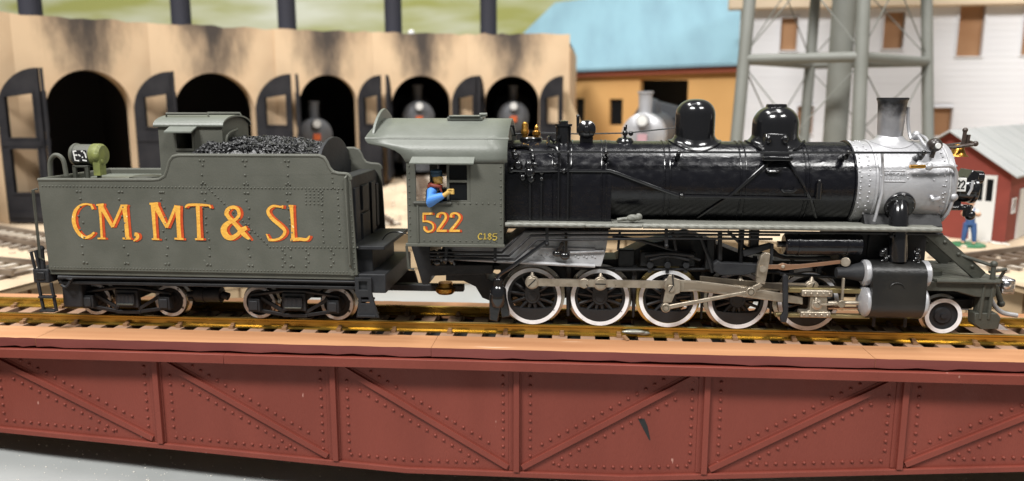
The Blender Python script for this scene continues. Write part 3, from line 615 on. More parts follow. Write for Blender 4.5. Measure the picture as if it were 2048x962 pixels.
for i, p in enumerate(([(-145.8, 47.6), (-145.4, 44.8), (-144.2, 44.7)], [(-145.5, 46.3), (-144.6, 46.3)], [(-145.7, 47.4), (-144.8, 47.5)], [(-144.3, 46.5), (-143.7, 46.0)], [(-143.4, 47.4), (-142.8, 47.5)], [(-143.3, 45.7), (-142.9, 45.7)], [(-142.6, 47.3), (-142.2, 46.6), (-142.0, 45.5)], [(-143.2, 44.9), (-141.9, 44.7)])):
    ribbon(wl, p, [.4] * len(p), -5.29 - .005 * i, .03)
wl.build('number_marks', whitep, hb, smooth=0, fix=False)
m = MB()
for x, y in ((-146.2, -4.6), (-142.4, -4.6), (-146.2, .8), (-142.4, .8)): m.box(x - .5, x + .5, y - .5, y + .5, 39, 43.2)
m.box(-146.7, -141.9, -5.1, 1.3, 42.7, 43.3); m.build('headlight_stand', olive_dk, td, bevel=.15)
ang = [at(101, 358, -10), at(100, 325, -10), at(107, 312, -10), at(117, 311, -10), at(127, 322, -10), at(133, 352, -10)]
MB().tube(smooth_path(ang, 5), .62, 10).build('lifting_loop', olive, td)
# coal
def coal_top(x, y):
    t = (x + 113) / 44; e = max(0, 1 - (y / 16.4) ** 2) ** .5
    lx = max(0, min(1, (t) / .22)) * max(0, min(1, (1 - t) / .05)) ** .4
    prof = 5.2 * math.sin(math.pi * min(1, max(0, .12 + t * .80))) ** .8
    return 46.0 - (1 - lx) * 1.6 + prof * lx * (.25 + .75 * e) + .8 * noise.noise((x * .2, y * .2, 3))
cm = MB(); rr = random.Random(3)
octf = [(0, 2, 4), (2, 1, 4), (1, 3, 4), (3, 0, 4), (2, 0, 5), (1, 2, 5), (3, 1, 5), (0, 3, 5)]
for i in range(4600):
    x = rr.uniform(-112.4, -71.6); y = rr.uniform(-16, 16); k = rr.uniform(.32, .72); z = coal_top(x, y) + rr.uniform(-.5, .25)
    rot = Matrix.Rotation(rr.uniform(0, 6.3), 3, Vector((rr.uniform(-1, 1), rr.uniform(-1, 1), rr.uniform(-1, 1))).normalized())
    if y < -15.4: z = min(z, 46.6)
    vs = [rot @ Vector(v_) * k + Vector((x, y, z)) for v_ in ((rr.uniform(.7, 1.3), 0, 0), (-rr.uniform(.7, 1.3), 0, .2), (0, rr.uniform(.6, 1.1), 0), (.2, -rr.uniform(.6, 1.1), 0), (0, .1, rr.uniform(.5, .9)), (.1, 0, -rr.uniform(.5, .9)))]
    cm.add(vs, octf)
gx, gy = 30, 16; base = []
for i in range(gx + 1):
    for j in range(gy + 1):
        x = -112.2 + 40.6 * i / gx; y = -16 + 32 * j / gy; base.append((x, y, min(coal_top(x, y) - .5, 46.3 if abs(y) > 15.3 else 99)))
cm.add(base, [(i * (gy + 1) + j, (i + 1) * (gy + 1) + j, (i + 1) * (gy + 1) + j + 1, i * (gy + 1) + j + 1) for i in range(gx) for j in range(gy)])
tag(cm.build('coal_load', coal_m, smooth=0, fix=False), 'heaped black coal lumps filling the olive tender', 'coal', kind='stuff')

# ================================================================== LOCOMOTIVE
lo = thing('steam_locomotive', (30, 0, 0), 'glossy black steam locomotive with silver smokebox, olive cab and white-rimmed wheels', 'locomotive')
soot_over(stack_m, 56.6, 60.8, 2, (.02, .02, .022), .95, 320, jitter=.8)
ZC, RB = 39.6, 11.2
XF, X8, XS, XE = -20.5, 8.0, 71.2, 96.0
# boiler shell: firebox end with upright sides, then round
def sect(x, r, low):
    """section points from lower near side over the top to the lower far side"""
    pts = []
    if low: pts += [(x, -r, low)] + [(x, -r, low + (ZC - low) * t) for t in (.25, .5, .75)]
    pts += [(x, -r * math.cos(R(t)), ZC + r * math.sin(R(t))) for t in range(0 if low else -90, 181 if low else 271, 6)]
    if low: pts += [(x, r, low + (ZC - low) * t) for t in (.75, .5, .25, 0)]
    return pts
def loft(mb, secs, close=False):
    n = len(secs[0]); o = [p for s_ in secs for p in s_]
    fs = [(i * n + j, i * n + j + 1, (i + 1) * n + j + 1, (i + 1) * n + j) for i in range(len(secs) - 1) for j in range(n - 1)]
    fs += [tuple(reversed(range(n))), tuple((len(secs) - 1) * n + j for j in range(n))]
    if close: fs += [(i * n + n - 1, i * n, (i + 1) * n, (i + 1) * n + n - 1) for i in range(len(secs) - 1)]
    return mb.add(o, fs)
m = MB(); loft(m, [sect(x, 11.25, 27.5) for x in (XF, -12, -2, X8)], True); boiler = m.build('firebox', gloss, lo, smooth=40)
m = MB(); m.lathe([(11.15, X8 - .5), (11.15, 20), (11.12, 40), (11.1, 60), (11.05, XS)], (0, 0, ZC), 'X', 72); boiler = m.build('boiler', gloss, lo, smooth=40)
def band(x, wd, low=None, r=11.3, mat_=None, nm='boiler_band'):
    m = MB(); p = [(x, y * (r / 11.25), ZC + (z - ZC) * (r / 11.25) if z > ZC else z) for _, y, z in sect(x, 11.25, low)]
    m.tube(p, wd, 6); return m.build(nm, mat_ or gloss, boiler)
for px in (1105, 1143, 1204, 1213): band(X_(px, 330, -11), .22, 28.5)
for px in (1330, 1341, 1483, 1494, 1613, 1621): band(X_(px, 350, -11), .2, None, 11.2)
# smokebox
m = MB(); m.lathe([(11.3, XS), (11.3, XE - 1.4), (11.15, XE)], (0, 0, ZC), 'X', 72); sb = m.build('smokebox', silver, lo)
m = MB(); loft(m, [[(x, y, z) for y, z in [(-8.2, 33), (-10.8, 29.4), (-10.8, 27.8), (10.8, 27.8), (10.8, 29.4), (8.2, 33)]] for x in (74.5, 94)], True); m.build('smokebox_saddle', black, sb)
for x, wd in ((XS + .15, .3), (XS + 5.4, .42)): band(x, wd, None, 11.35, gloss if wd < .4 else silver, 'smokebox_band')
for x in (XE - 1.2,): band(x, .25, None, 11.35, silver_dk, 'smokebox_band')
rv = MB()
for x in (XS + 1.2, XS + 3.4, XE - 2.4):
    for k in range(0, 160, 1):
        t = k * 2.25; 
        if k % 3 == (0 if x < 73 else 1): rv.rivet((x + .25 * math.sin(k * 3.3), -11.3 * math.cos(R(t)), ZC + 11.3 * math.sin(R(t))), (0, -math.cos(R(t)), math.sin(R(t))), .29)
for (px, py) in ((1817, 347), (1835, 352), (1851, 347), (1815, 356), (1867, 360), (1877, 350), (1884, 387), (1876, 400), (1780, 345), (1762, 352), (1766, 335), (1885, 371)):
    q = at(px, py, -10.8); rv.rivet((q.x, -math.sqrt(max(1, 11.28 ** 2 - (q.z - ZC) ** 2)), q.z), (0, -1, (q.z - ZC) / 11), .29)
tag(rv.build('rivets', silver, sb), kind='stuff')
# builder's plate in relief
pz = [at(1770, 342, -11.3), at(1811, 363, -11.3)]
def on_sb(x, z, h): rr_ = 11.3 + h; return (x, -math.sqrt(max(0, rr_ ** 2 - (z - ZC) ** 2)), z)
m = MB(); x0, x1, z1, z0 = pz[0].x, pz[1].x, pz[0].z, pz[1].z
m.tube([on_sb(x0, z1, .05), on_sb(x1, z1, .05)], .16, 6); m.tube([on_sb(x0, z0, .05), on_sb(x1, z0, .05)], .16, 6)
for x in (x0, x1): m.tube([on_sb(x, z0 + (z1 - z0) * k / 4, .05) for k in range(5)], .1, 6)
pl = m.build('builders_plate', silver, sb)
def text_mesh(txt, size, name, mat_, extr=.08):
    c = bpy.data.curves.new(name, 'FONT'); c.body = txt; c.size = size * S; c.extrude = extr * S; c.align_x = 'CENTER'; c.align_y = 'CENTER'
    o = bpy.data.objects.new(name, c); COL.objects.link(o); bpy.context.view_layer.update()
    me = bpy.data.meshes.new_from_object(o.evaluated_get(bpy.context.evaluated_depsgraph_get())); bpy.data.objects.remove(o); me.materials.clear(); me.materials.append(mat_); me.name = name; return me
t_ = put('plate_lettering', text_mesh('AMERICAN', 1.15, 'plate_lettering', silver, .15), pl, on_sb((x0 + x1) / 2, z0 + (z1 - z0) * .66, .08), rot=(R(90), 0, 0))
m = MB()
for k in range(7): xx = x0 + .7 + k * .58; m.tube([on_sb(xx, z0 + .55, .05), on_sb(xx + .25 * (k % 2), z0 + 1.15, .05)], .1, 5)
m.build('plate_lettering', silver, pl)
# smokebox front
m = MB(); m.lathe([(11.1, 0), (11.0, .5), (10.2, .8), (9.4, .8), (9.2, 1.0), (8.2, 1.3), (5, 1.6), (.01, 1.7)], (XE, 0, ZC), 'X', 64); fd = m.build('smokebox_front', silver, lo)
m = MB()
for k in range(22): t = R(k * 360 / 22); m.rivet((XE + .75, 9.9 * math.cos(t), ZC + 9.9 * math.sin(t)), (1, 0, 0), .42, .7)
m.build('door_lugs', silver, fd)
# front handrail around the smokebox
a = [at(1822, 333, -12.4), at(1856, 333, -12.4), at(1890, 332, -12.4), at(1903, 333, -12), at(1911, 342, -11.4), at(1912, 360, -11), at(1907, 397, -10.6), at(1896, 425, -10), at(1880, 443, -8)]
MB().tube(smooth_path(a[:7], 4), .48, 8).build('front_handrail', silver, lo); MB().tube(smooth_path(a[6:], 4), .4, 8).build('front_handrail', silver, lo)
MB().cyl(at(1820, 333, -12.4), at(1850, 333, -12.4), .5, n=10).build('handrail_tip', brass, lo)
m = MB(); m.ball(at(1858, 333, -12.2), 1.0); m.ball(at(1907, 394, -10.6), 1.1); m.build('handrail_joint', silver, lo)
MB().tube(smooth_path([at(1862, 392, -11.3), at(1866, 398, -12), at(1873, 399, -12), at(1879, 396, -11.4)], 4), .55, 8).build('smokebox_step', silver, sb)
MB().tube(smooth_path([at(1895, 303, -6), at(1902, 308, -6), at(1903, 322, -6), at(1896, 327, -6)], 4), .4, 8).build('front_grab', silver, lo)
# stack
m = MB(); xs_, zt = 83.0, 62.3
m.lathe([(3.2, 50.0), (3.15, 52.5), (3.3, 55), (3.6, 60.6), (3.75, 61.6), (4.05, 62.0), (4.0, 62.5), (3.4, 62.5), (3.2, 61), (3.0, 56)], (xs_, 0, 0), 'Z', 40)
def saddle(mb, xc, r0, r1, zt_, k=7, n=40, h0=.25):
    vs = []; 
    for i in range(k + 1):
        t = i / k; r = r0 + (r1 - r0) * t; e = (1 - t) ** 3.4
        for j in range(n):
            a = 2 * math.pi * j / n; y = r * math.sin(a); s_ = ZC + math.sqrt(max(0, 11.25 ** 2 - y * y)); vs.append((xc + r * math.cos(a), y, s_ + h0 + min(1.5, max(0, zt_ - s_)) * e))
    for j in range(n):
        a = 2 * math.pi * j / n; y = r1 * math.sin(a); vs.append((xc + (r1 + .02) * math.cos(a), y, ZC + math.sqrt(max(0, 11.25 ** 2 - y * y)) - .5))
    mb.add(vs, [(i * n + j, i * n + (j + 1) % n, (i + 1) * n + (j + 1) % n, (i + 1) * n + j) for i in range(k + 1) for j in range(n)])
sk = m.build('smokestack', stack_m, lo)
m = MB(); saddle(m, xs_, 3.2, 6.0, 53.0); m.build('stack_base', silver, sk)
MB().tube(smooth_path([at(1817, 214, -1), at(1816, 240, -1), at(1818, 262, -1.4), at(1822, 278, -2.4)], 4), .45, 8).build('exhaust_pipe', silver, sk)
for pts, r in (([at(1824, 276, -3), at(1836, 272, -4), at(1848, 288, -7), at(1862, 300, -9.5)], .45), ([at(1838, 270, 0), at(1850, 275, -3), at(1860, 290, -7)], .4)):
    MB().tube(smooth_path(pts, 4), r, 8).build('smokebox_pipe', silver, sb)
m = MB(); c = at(1832, 271, -1); m.ball(c, 1.3); m.build('pipe_elbow', silver, sb)
# marker lamp
m = MB(); c = at(1869, 290, -10); m.ball(c, (1.9, 1.9, 1.8), 16, 10); m.cyl(c + V(0, 0, -1), c + V(-.2, .6, -3.2), .6); mk = m.build('marker_lamp', M('marker_brown', (.035, .028, .025), .3), lo)
m = MB(); m.cyl(c + V(.1, -1.5, -.1), c + V(.15, -2.0, -.1), .8, .7, 12); m.build('lens', whitep, mk)
# bell
bc = at(1917, 296, 0)
m = MB(); m.lathe([(.01, 3.3), (.7, 3.2), (1.3, 2.6), (1.6, 1.4), (2.0, .5), (2.6, 0), (2.3, 0), (1.2, 1.6), (.01, 2.4)], bc + V(0, 0, -2.2), 'Z', 28); bl_ = m.build('bell', brass, lo)
m = MB(); m.tube([bc + V(-6, 2.2, .6), bc + V(-2, 2.6, .6), bc + V(2.6, 2.6, 1.2)], .4, 8); m.tube([bc + V(-6, -2.2, .2), bc + V(-2, -2.8, .4), bc + V(3.0, -2.6, 1.2)], .48, 8); m.tube([bc + V(2.9, -2.6, 1.2), bc + V(3, 0, 1.6), bc + V(2.6, 2.6, 1.2)], .45, 8)
m.cyl(bc + V(.6, -1, 1), bc + V(.8, -1, 4.4), .5); m.ball(bc + V(.8, -1, 4.8), .7); m.cyl(bc + V(2, 0, 1), bc + V(2.2, 0, 3.6), .6); m.ball(bc + V(3.0, -2.6, 1.3), .75); m.build('bell_yoke', M('bell_yoke_brown', (.05, .035, .028), .35, bump=.3, bscale=900), bl_)
# front headlight with number board
hc = at(1926, 378, -1)
m = MB(); m.lathe([(.01, -3.2), (2.2, -3.1), (3.4, -2.2), (3.6, 1.4), (3.9, 1.8), (3.9, 2.6), (3.2, 2.8), (.01, 2.6)], hc, 'X', 28)
m.xz([(hc.x - 1.0, hc.z + 2.0), (hc.x + .9, hc.z + 5.4), (hc.x + 2.6, hc.z + 4.6), (hc.x + 2.6, hc.z + 2.2), (hc.x + 1.8, hc.z + 1)], -3.6, 3.4); hl = m.build('headlight', gloss_smooth, lo, smooth=30, bevel=.2)
m = MB(); m.cyl((hc.x + 1.4, -1, hc.z + 3.4), (hc.x + 4.6, -1, hc.z + 3.2), 1.7, n=20); m.build('classification_lamp', gloss_smooth, hl, bevel=.2)
nb0 = at(1912, 356, -5.4); nb1 = at(1931, 383, -5.4)
m = MB(); m.box(nb0.x, nb1.x, -5.5, -4.6, nb1.z, nb0.z); nb_ = m.build('number_board', whitep, hl, bevel=.05)
m = MB(); wd = (nb1.x - nb0.x); hh = nb0.z - nb1.z
for k in (0, 1): ribbon(m, smooth_path([Vector((*q_, 0)) for q_ in digit2(nb0.x + wd * (.12 + .42 * k), nb1.z + hh * .18, hh * .62, wd * .3)], 2) and digit2(nb0.x + wd * (.12 + .42 * k), nb1.z + hh * .18, hh * .62, wd * .3), [.42] * 8, -5.53 - .01 * k, .02)
m.build('number', print_blk, nb_, smooth=0, fix=False)
m = MB(); m.box(hc.x - 2, hc.x + 1.5, -4, 4, hc.z - 5.4, hc.z - 4.4); m.box(hc.x - 5, hc.x - 1, -3, 3, hc.z - 5.6, hc.z - 3); m.cyl((hc.x + .6, -3.2, hc.z - 7.2), (hc.x + .6, -3.2, hc.z - 4), 1.1); m.ball((hc.x + 1.4, -3.2, hc.z - 6.8), 1.4); m.cyl((hc.x - 5, -3.4, hc.z - 5), (hc.x + 1.8, -3.4, hc.z - 4.6), .5); m.build('headlight_bracket', gloss_smooth, hl, bevel=.2)
MB().tube([at(1946, 361, -4.6), at(1943, 378, -4.6), at(1936, 390, -4.6)], .35, 8).build('headlight_conduit', silver, hl)
# domes
def dome(xc, r, zt_, flr, nm):
    m = MB(); pf = [(r, 49.0), (r, zt_ - r * .82)] + [(r * math.cos(R(t)) ** .8 if t < 90 else .01, zt_ - r * .82 + r * .82 * math.sin(R(t))) for t in range(10, 91, 8)]
    pf[-1] = (.01, zt_); m.lathe(pf, (xc, 0, 0), 'Z', 48); d = m.build(nm, gloss_smooth, lo, smooth=50)
    m = MB(); saddle(m, xc, r - .05, flr, 53.6); m.build('dome_flange', gloss_smooth, d, smooth=60); return d
dome(31.0, 5.35, 62.2, 7.2, 'steam_dome')
d2 = dome(52.6, 6.15, 60.4, 8.0, 'sand_dome')
MB().lathe([(.01, 60.9), (2.6, 60.8), (2.8, 60.3), (2.8, 59.6)], (52.6, 0, 0), 'Z', 24).build('sand_hatch', gloss_smooth, d2)
p0 = at(1527, 272, -8.5); p1 = at(1582, 313, -11.2)
m = MB(); m.hexa([(p0.x, -9.9, 47.0), (p1.x, -9.9, 47.0), (p1.x, -6, 47.0), (p0.x, -6, 47.0), (p0.x + .6, -8.2, 53.2), (p1.x - .6, -8.2, 53.2), (p1.x - .6, -5, 53.2), (p0.x + .6, -5, 53.2)]); m.box(p0.x - .5, p1.x + .5, -11.6, -9, 46.2, 47.4); m.ball((p0.x + 1.2, -9.2, 51.6), (.8, .8, 1.2)); m.ball((p1.x - 1.2, -9.2, 51.6), (.8, .8, 1.2)); m.build('sand_valve', gloss_smooth, d2, bevel=.3)
def skin_pt(px, py, h=.35):
    """point on the round boiler shell under a picture point"""
    y = -11
    for _ in range(12):
        q = at(px, py, y); dz = q.z - ZC; y = -math.sqrt(max(.5, (11.2 + h) ** 2 - dz * dz)) if dz > 0 else -(11.2 + h) if abs(dz) < 1 else -math.sqrt(max(4, (11.2 + h) ** 2 - dz * dz))
    return at(px, py, y)
def on_boiler(pts, r, nm, mat_=None, h=.3, par=None, n=8):
    P = []
    for (a, b), (c, d) in zip(pts, pts[1:]):
        for k in range(6): P.append(skin_pt(a + (c - a) * k / 6, b + (d - b) * k / 6, h))
    P.append(skin_pt(*pts[-1], h)); return MB().tube(P, r, n).build(nm, mat_ or gloss_smooth, par or boiler)
on_boiler([(1545, 315), (1530, 330), (1462, 390), (1394, 436)], .28, 'sand_pipe'); on_boiler([(1551, 316), (1460, 394)], .24, 'sand_pipe')
on_boiler([(1572, 315), (1598, 355), (1622, 398), (1632, 434)], .45, 'sand_pipe'); on_boiler([(1503, 283), (1528, 302)], .35, 'sand_pipe', h=.5); on_boiler([(1608, 282), (1588, 300)], .35, 'sand_pipe', h=.5)
on_boiler([(1046, 341), (1220, 342), (1236, 347), (1352, 390), (1364, 393), (1470, 395), (1640, 398)], .42, 'feed_pipe', h=.4)
for px, py, r in ((1363, 392, .8), (1128, 342, .75)): MB().ball(skin_pt(px, py, .5), r).build('pipe_joint', gloss_smooth, boiler)
on_boiler([(1532, 338), (1536, 343), (1556, 343), (1562, 337)], .42, 'boiler_grab', h=.7); on_boiler([(1564, 378), (1568, 383), (1586, 383), (1592, 378)], .42, 'boiler_grab', h=.7)
m = MB(); q = skin_pt(1638, 378, .6); m.cyl(q + V(0, 0, -2.6), q + V(0, 0, 1.6), .7, n=12); m.ball(q + V(0, 0, 2), .5); m.build('check_valve', gloss_smooth, boiler)
# hand rail
MB().tube([at(1042, 304, -12.9), at(1400, 304.5, -12.9), at(1860, 305.5, -12.9)], .3, 8).build('handrail', gloss_smooth, lo)
MB().tube([(-16, 12.9, 48.2), (89, 12.9, 48.3)], .3, 8).build('handrail', gloss_smooth, lo)
for px in (1212, 1358, 1697, 1848):
    q = at(px, 305, -12.9); m = MB(); m.ball(q, .62, 10, 7); m.cyl(q + V(0, .2, -.3), q + V(-.2, 4.8, -2.0), .55, .9, 10); m.cyl(q + V(0, 1.6, -.6), q + V(0, 2.4, -1.6), 1.0, .8, 10); m.build('handrail_post', gloss_smooth, lo)
# fittings on top of the firebox
def fit(nm, mat_, f, bevel=.12):
    m = MB(); f(m); return m.build(nm, mat_, boiler, bevel=bevel)
q = at(1062, 272, 0)
fit('safety_valve_base', gloss_smooth, lambda m: m.lathe([(3.1, 0), (3.2, 1.6), (2.9, 1.9), (.01, 1.9)], (q.x, 0, 49.8), 'Z', 24), 0)
def sv(m):
    c = at(1050, 272, 0); m.lathe([(.7, 51), (.8, 52.4), (1.1, 52.6), (1.15, 53.6), (.9, 54), (.95, 55.2), (.6, 55.8), (.01, 56)], (c.x, 0, 0), 'Z', 16)
fit('safety_valve', brass, sv, 0)
fit('safety_valve', brass, lambda m: m.lathe([(.7, 51), (.7, 52), (1.2, 52.3), (1.1, 53.2), (.6, 53.6), (.6, 54.2), (.3, 55), (.01, 55.2)], (at(1073, 272, 0).x, 0, 0), 'Z', 16), 0)
c1 = at(1127, 262, -2)
fit('lubricator', gloss_smooth, lambda m: (m.lathe([(2.1, 49.5), (2.1, 54.6), (2.4, 54.8), (2.4, 55.4), (.01, 55.4)], (c1.x, -2, 0), 'Z', 22), m.lathe([(1.3, 55.3), (1.3, 56.2), (.01, 56.4)], (c1.x, -2, 0), 'Z', 12), m.cyl((c1.x - 1.2, -3, 52), (c1.x - 1.2, -4.6, 52), .5)), 0)
c2 = at(1173, 259, -3)
fit('turbo_generator', gloss_smooth, lambda m: (m.lathe([(.01, -2.6), (.8, -2.5), (1.0, -2.0), (1.6, -1.8), (2.5, -1.2), (2.6, -.6), (2.5, .2), (1.9, .6), (1.9, 4), (.01, 4)], c2, 'Y', 30), m.cyl(c2 + V(-2.3, .6, -1), c2 + V(-2.4, .6, 3.6), .42), m.box(c2.x - 1.8, c2.x + 1.8, c2.y, c2.y + 3, 49.3, c2.z - 1.5), m.ball(c2 + V(-2.4, .6, 3.6), .5)), 0)
c3 = at(1250, 272, -1)
fit('whistle_dome', gloss_smooth, lambda m: (m.lathe([(2.7, 49.4), (2.6, 50.6), (1.8, 51.6), (.01, 52)], (c3.x, -1, 0), 'Z', 24), m.cyl((c3.x, -1, 51.6), (c3.x, -1, 54.6), .42), m.ball((c3.x + 1.6, -1, 52.8), .7), m.ball((c3.x, -1, 52.9), .8), m.cyl((c3.x + .3, -1, 54), (c3.x + .3, -1, 55.2), .22)), 0)
MB().tube([at(1078, 265, 1), at(1160, 268, 0), at(1255, 266, -1), at(1300, 261, -1), at(1350, 256, -1)], .2, 6).build('whistle_rod', gloss_smooth, boiler)
# plumbing at the cab front
ribs = [skin_pt(1020, 293, .5), skin_pt(1042, 292, .7), skin_pt(1058, 294, .8), skin_pt(1064, 305, .8), skin_pt(1065, 322, .6)]
mt = MB(); pth = smooth_path(ribs, 8); mt.tube(pth, [.62 if i % 2 else .5 for i in range(len(pth))], 8); mt.build('ribbed_hose', gloss_smooth, boiler)
def side_pipe(px, y0, y1, r=.38):
    a = at(px, y0, -12); b = at(px, y1, -12.2); MB().tube([V(a.x, -11.7, a.z), V(a.x, -11.8, b.z)], r, 8).build('side_pipe', gloss_smooth, boiler)
side_pipe(1060, 352, 440, .42); side_pipe(1083, 340, 440, .3); side_pipe(1118, 285, 440, .3); side_pipe(1137, 282, 440, .3)
rr = random.Random(11); m = MB()
for (px, py, r) in ((1031, 312, 1.0), (1036, 330, 1.3), (1022, 340, .9), (1045, 355, 1.0), (1058, 330, 1.2), (1060, 345, 1.5), (1062, 358, 1.1), (1070, 330, .8), (1083, 345, .7), (1083, 358, .6), (1110, 330, .7), (1028, 305, .8)):
    c = at(px, py, -12.2); m.ball(c, (r, r * .8, r), 12, 8)
    if r > .85: m.cyl(c + V(0, .8, 0), c + V(0, -r * 1.1, 0), r * .45, n=10)
m.tube([at(1022, 340, -12.3), at(1058, 342, -12.3), at(1110, 341, -12.2)], .5, 8); m.tube([at(1036, 330, -12.3), at(1040, 345, -12.3), at(1050, 356, -12.3)], .35, 8); m.build('injector_valves', gloss_smooth, boiler)
MB().tube(smooth_path([at(1110, 283, -4), at(1098, 275, -4), at(1098, 290, -8), at(1112, 296, -9.4), at(1118, 310, -11)], 5), .5, 8).build('lubricator_pipe', gloss_smooth, boiler)
# running boards
tread = M('tread_plate', (.17, .172, .15), .5, col2=(.2, .2, .175), scale=150, bump=.2, bscale=1500)
wv = tread.node_tree; w_ = wv.nodes.new('ShaderNodeTexWave'); w_.inputs['Scale'].default_value = 260; w_.bands_direction = 'DIAGONAL'; w_.inputs['Distortion'].default_value = .6
tc_ = [q for q in wv.nodes if q.type == 'TEX_COORD'][0]; wv.links.new(tc_.outputs['Object'], w_.inputs['Vector'])
b2 = wv.nodes.new('ShaderNodeBump'); b2.inputs['Strength'].default_value = .45; b2.inputs['Distance'].default_value = .0004; wv.links.new(w_.outputs['Fac'], b2.inputs['Height']); wv.links.new(b2.outputs[0], wv.nodes['Principled BSDF'].inputs['Normal'])
deck_t = M('hatched_tread', (.06, .062, .05), .55, col2=(.075, .075, .06), scale=200)
_n = deck_t.node_tree; _w = _n.nodes.new('ShaderNodeTexWave'); _w.inputs['Scale'].default_value = 150; _w.bands_direction = 'DIAGONAL'
_n.links.new([q for q in _n.nodes if q.type == 'TEX_COORD'][0].outputs['Object'], _w.inputs['Vector']); _b = _n.nodes.new('ShaderNodeBump'); _b.inputs['Distance'].default_value = .0006
_n.links.new(_w.outputs['Fac'], _b.inputs['Height']); _n.links.new(_b.outputs[0], _n.nodes['Principled BSDF'].inputs['Normal'])
XB0, XB1 = -20.0, 91.5
for sy in (-1, 1):
    m = MB(); m.box(XB0 if 0 else 8.2, XB1, *sorted((sy * 4.5, sy * 16.0)), 28.9, 29.7); m.box(XB0, 8.2, *sorted((sy * 11.3, sy * 16.0)), 28.9, 29.7); rb = m.build('running_board', tread, lo, bevel=.15)
    m = MB(); m.tube([(XB0, sy * 16.0, 29.3), (1, sy * 16.0, 29.3)], .62, 10); m.tube([(1.2, sy * 15.9, 29.2), (16, sy * 15.9, 29.2)], .5, 10); m.tube([(16.2, sy * 16.0, 29.3), (XB1, sy * 16.0, 29.3)], .65, 10); m.build('board_edge', tread, rb)
m = MB(); q = at(1265, 436, -13.5); m.ball(q, (1.6, 1, 1.0)); m.ball(q + V(1.6, 0, .3), (1, .9, 1)); m.cyl(q + V(-4, .2, -.6), q, .5); m.build('board_valve', tread, lo)
# frame and ash pan
fr_out = [(-38, 17.5), (-38, 11.2), (-33, 11.2), (-29.5, 9.6), (-27.6, 6.4), (-25.6, 5.6), (-19, 5.6), (-19, 6.8), (70, 6.8), (74, 10), (92, 10), (100, 8), (108, 6), (108, 9), (99, 13), (90, 22), (74, 22), (74, 18.5), (50, 18.5), (46, 19.5), (36, 23.4), (30, 25.5), (18, 22.4), (10, 18.2), (-14, 17.5)]
m = MB(); m.xz(fr_out, -5.2, 5.2, holes=[[(-27, 14.6), (-22.4, 14.6), (-22.0, 11.4), (-24.6, 11.2), (-26.2, 12)], [(-28, 16.9), (-22.6, 16.9), (-22.6, 15.9), (-28, 15.9)]]); fm = m.build('frame', black, lo, smooth=0, bevel=.1)
ash = [at(1050, 461, -12), at(1218, 463, -12), at(1212, 500, -12), at(1202, 533, -12), at(1158, 531, -12), at(1030, 524, -12), at(888, 519, -12), at(888, 494, -12), at(1008, 493, -12)]
m = MB(); m.xz([(p.x, p.z) for p in ash], -11.8, 11.8); ap = m.build('ash_pan', silver_dk, lo, smooth=0, bevel=.3)
m = MB(); e0, e1 = at(1030, 524, -12.2), at(1190, 532, -12.2); m.tube([at(890, 516, -12.1), e0, e1], .5, 8); m.tube([at(1140, 505, -12), at(1208, 502, -12)], .45, 8); m.tube([at(1060, 495, -12), at(1190, 498, -12)], .3, 8); m.build('ash_pan_rib', silver_dk, ap)
rv = MB()
for k in range(26):
    q = at(1050 + k * 5.6, 512 + 4 * math.sin(k * 2.1), -12); rv.rivet((q.x, -11.8, q.z), (0, -1, 0), .3)
    q = at(905 + k * 4, 508, -12); rv.rivet((q.x, -11.8, q.z), (0, -1, 0), .25)
tag(rv.build('rivets', silver_dk, ap), kind='stuff')
m = MB(); a, b = at(1125, 485, -13), at(1115, 505, -13); m.bar(a, b, 1, 1.4, (0, 1, 0)); m.bar(at(1132, 455, -13), at(1132, 505, -13), .8, 1.0, (0, 1, 0)); m.ball(at(1114, 507, -13), (1.3, 1, .9)); m.ball(at(1130, 512, -13), (1.4, 1, 1.1)); m.bar(at(1113, 507, -13), at(1132, 512, -13), 1.0, 1.1, (0, 1, 0)); m.build('grate_lever', gloss_smooth, ap, bevel=.1)
for k, (y0, y1, dx) in enumerate(((463, 505, 0), (471, 512, 14), (480, 519, 26))):
    p = [at(860, y1 - 1, -14.2), at(1004 + dx, y1, -14.2), at(1048 + dx, y0, -14.2), at(1330, y0 - 1 - k, -14.2), at((1885, 1560, 1545)[k], y0 + (5, 1, 1)[k] - (0, 2, 3)[k], -14.2)]
    MB().tube(p, .32, 8).build('board_pipe', black, lo)
for px, y0, y1 in ((1094, 455, 488), (1333, 455, 492), (990, 493, 520), (892, 490, 520), (1783, 460, 472)):
    a, b = at(px, y0, -14.8), at(px, y1, -14.8); m = MB(); m.bar(a + V(0, .5, 0), b + V(0, .5, 0), .8, .7, (0, 1, 0)); m.ball(b, .6); m.build('pipe_hanger', black, lo)
MB().tube(smooth_path([at(1092, 484, -14), at(1020, 536, -14), at(998, 552, -13.6), at(990, 575, -13.4)], 5), .55, 8).build('suction_pipe', gloss_smooth, lo)
m = MB(); c = at(996, 585, -13); m.lathe([(.9, 4.2), (1.3, 3.8), (1.4, 2), (2.2, 1), (2.4, -2), (1.8, -4)], c, 'Z', 18); m.hexa([c + V(-2.3, -1.2, -7.6), c + V(0, -1.2, -8), c + V(0, 1.4, -8), c + V(-2.3, 1.4, -7.6), c + V(-2.3, -1.2, 0), c + V(1.5, -1.2, 0), c + V(1.5, 1.4, 0), c + V(-2.3, 1.4, 0)]); m.hexa([c + V(1, -.8, -7), c + V(3.4, -.8, -6.6), c + V(3.4, 1, -6.6), c + V(1, 1, -7), c + V(0, -.8, -1), c + V(2.2, -.8, -1), c + V(2.2, 1, -1), c + V(0, 1, -1)]); m.build('injector', gloss_smooth, lo, bevel=.25)
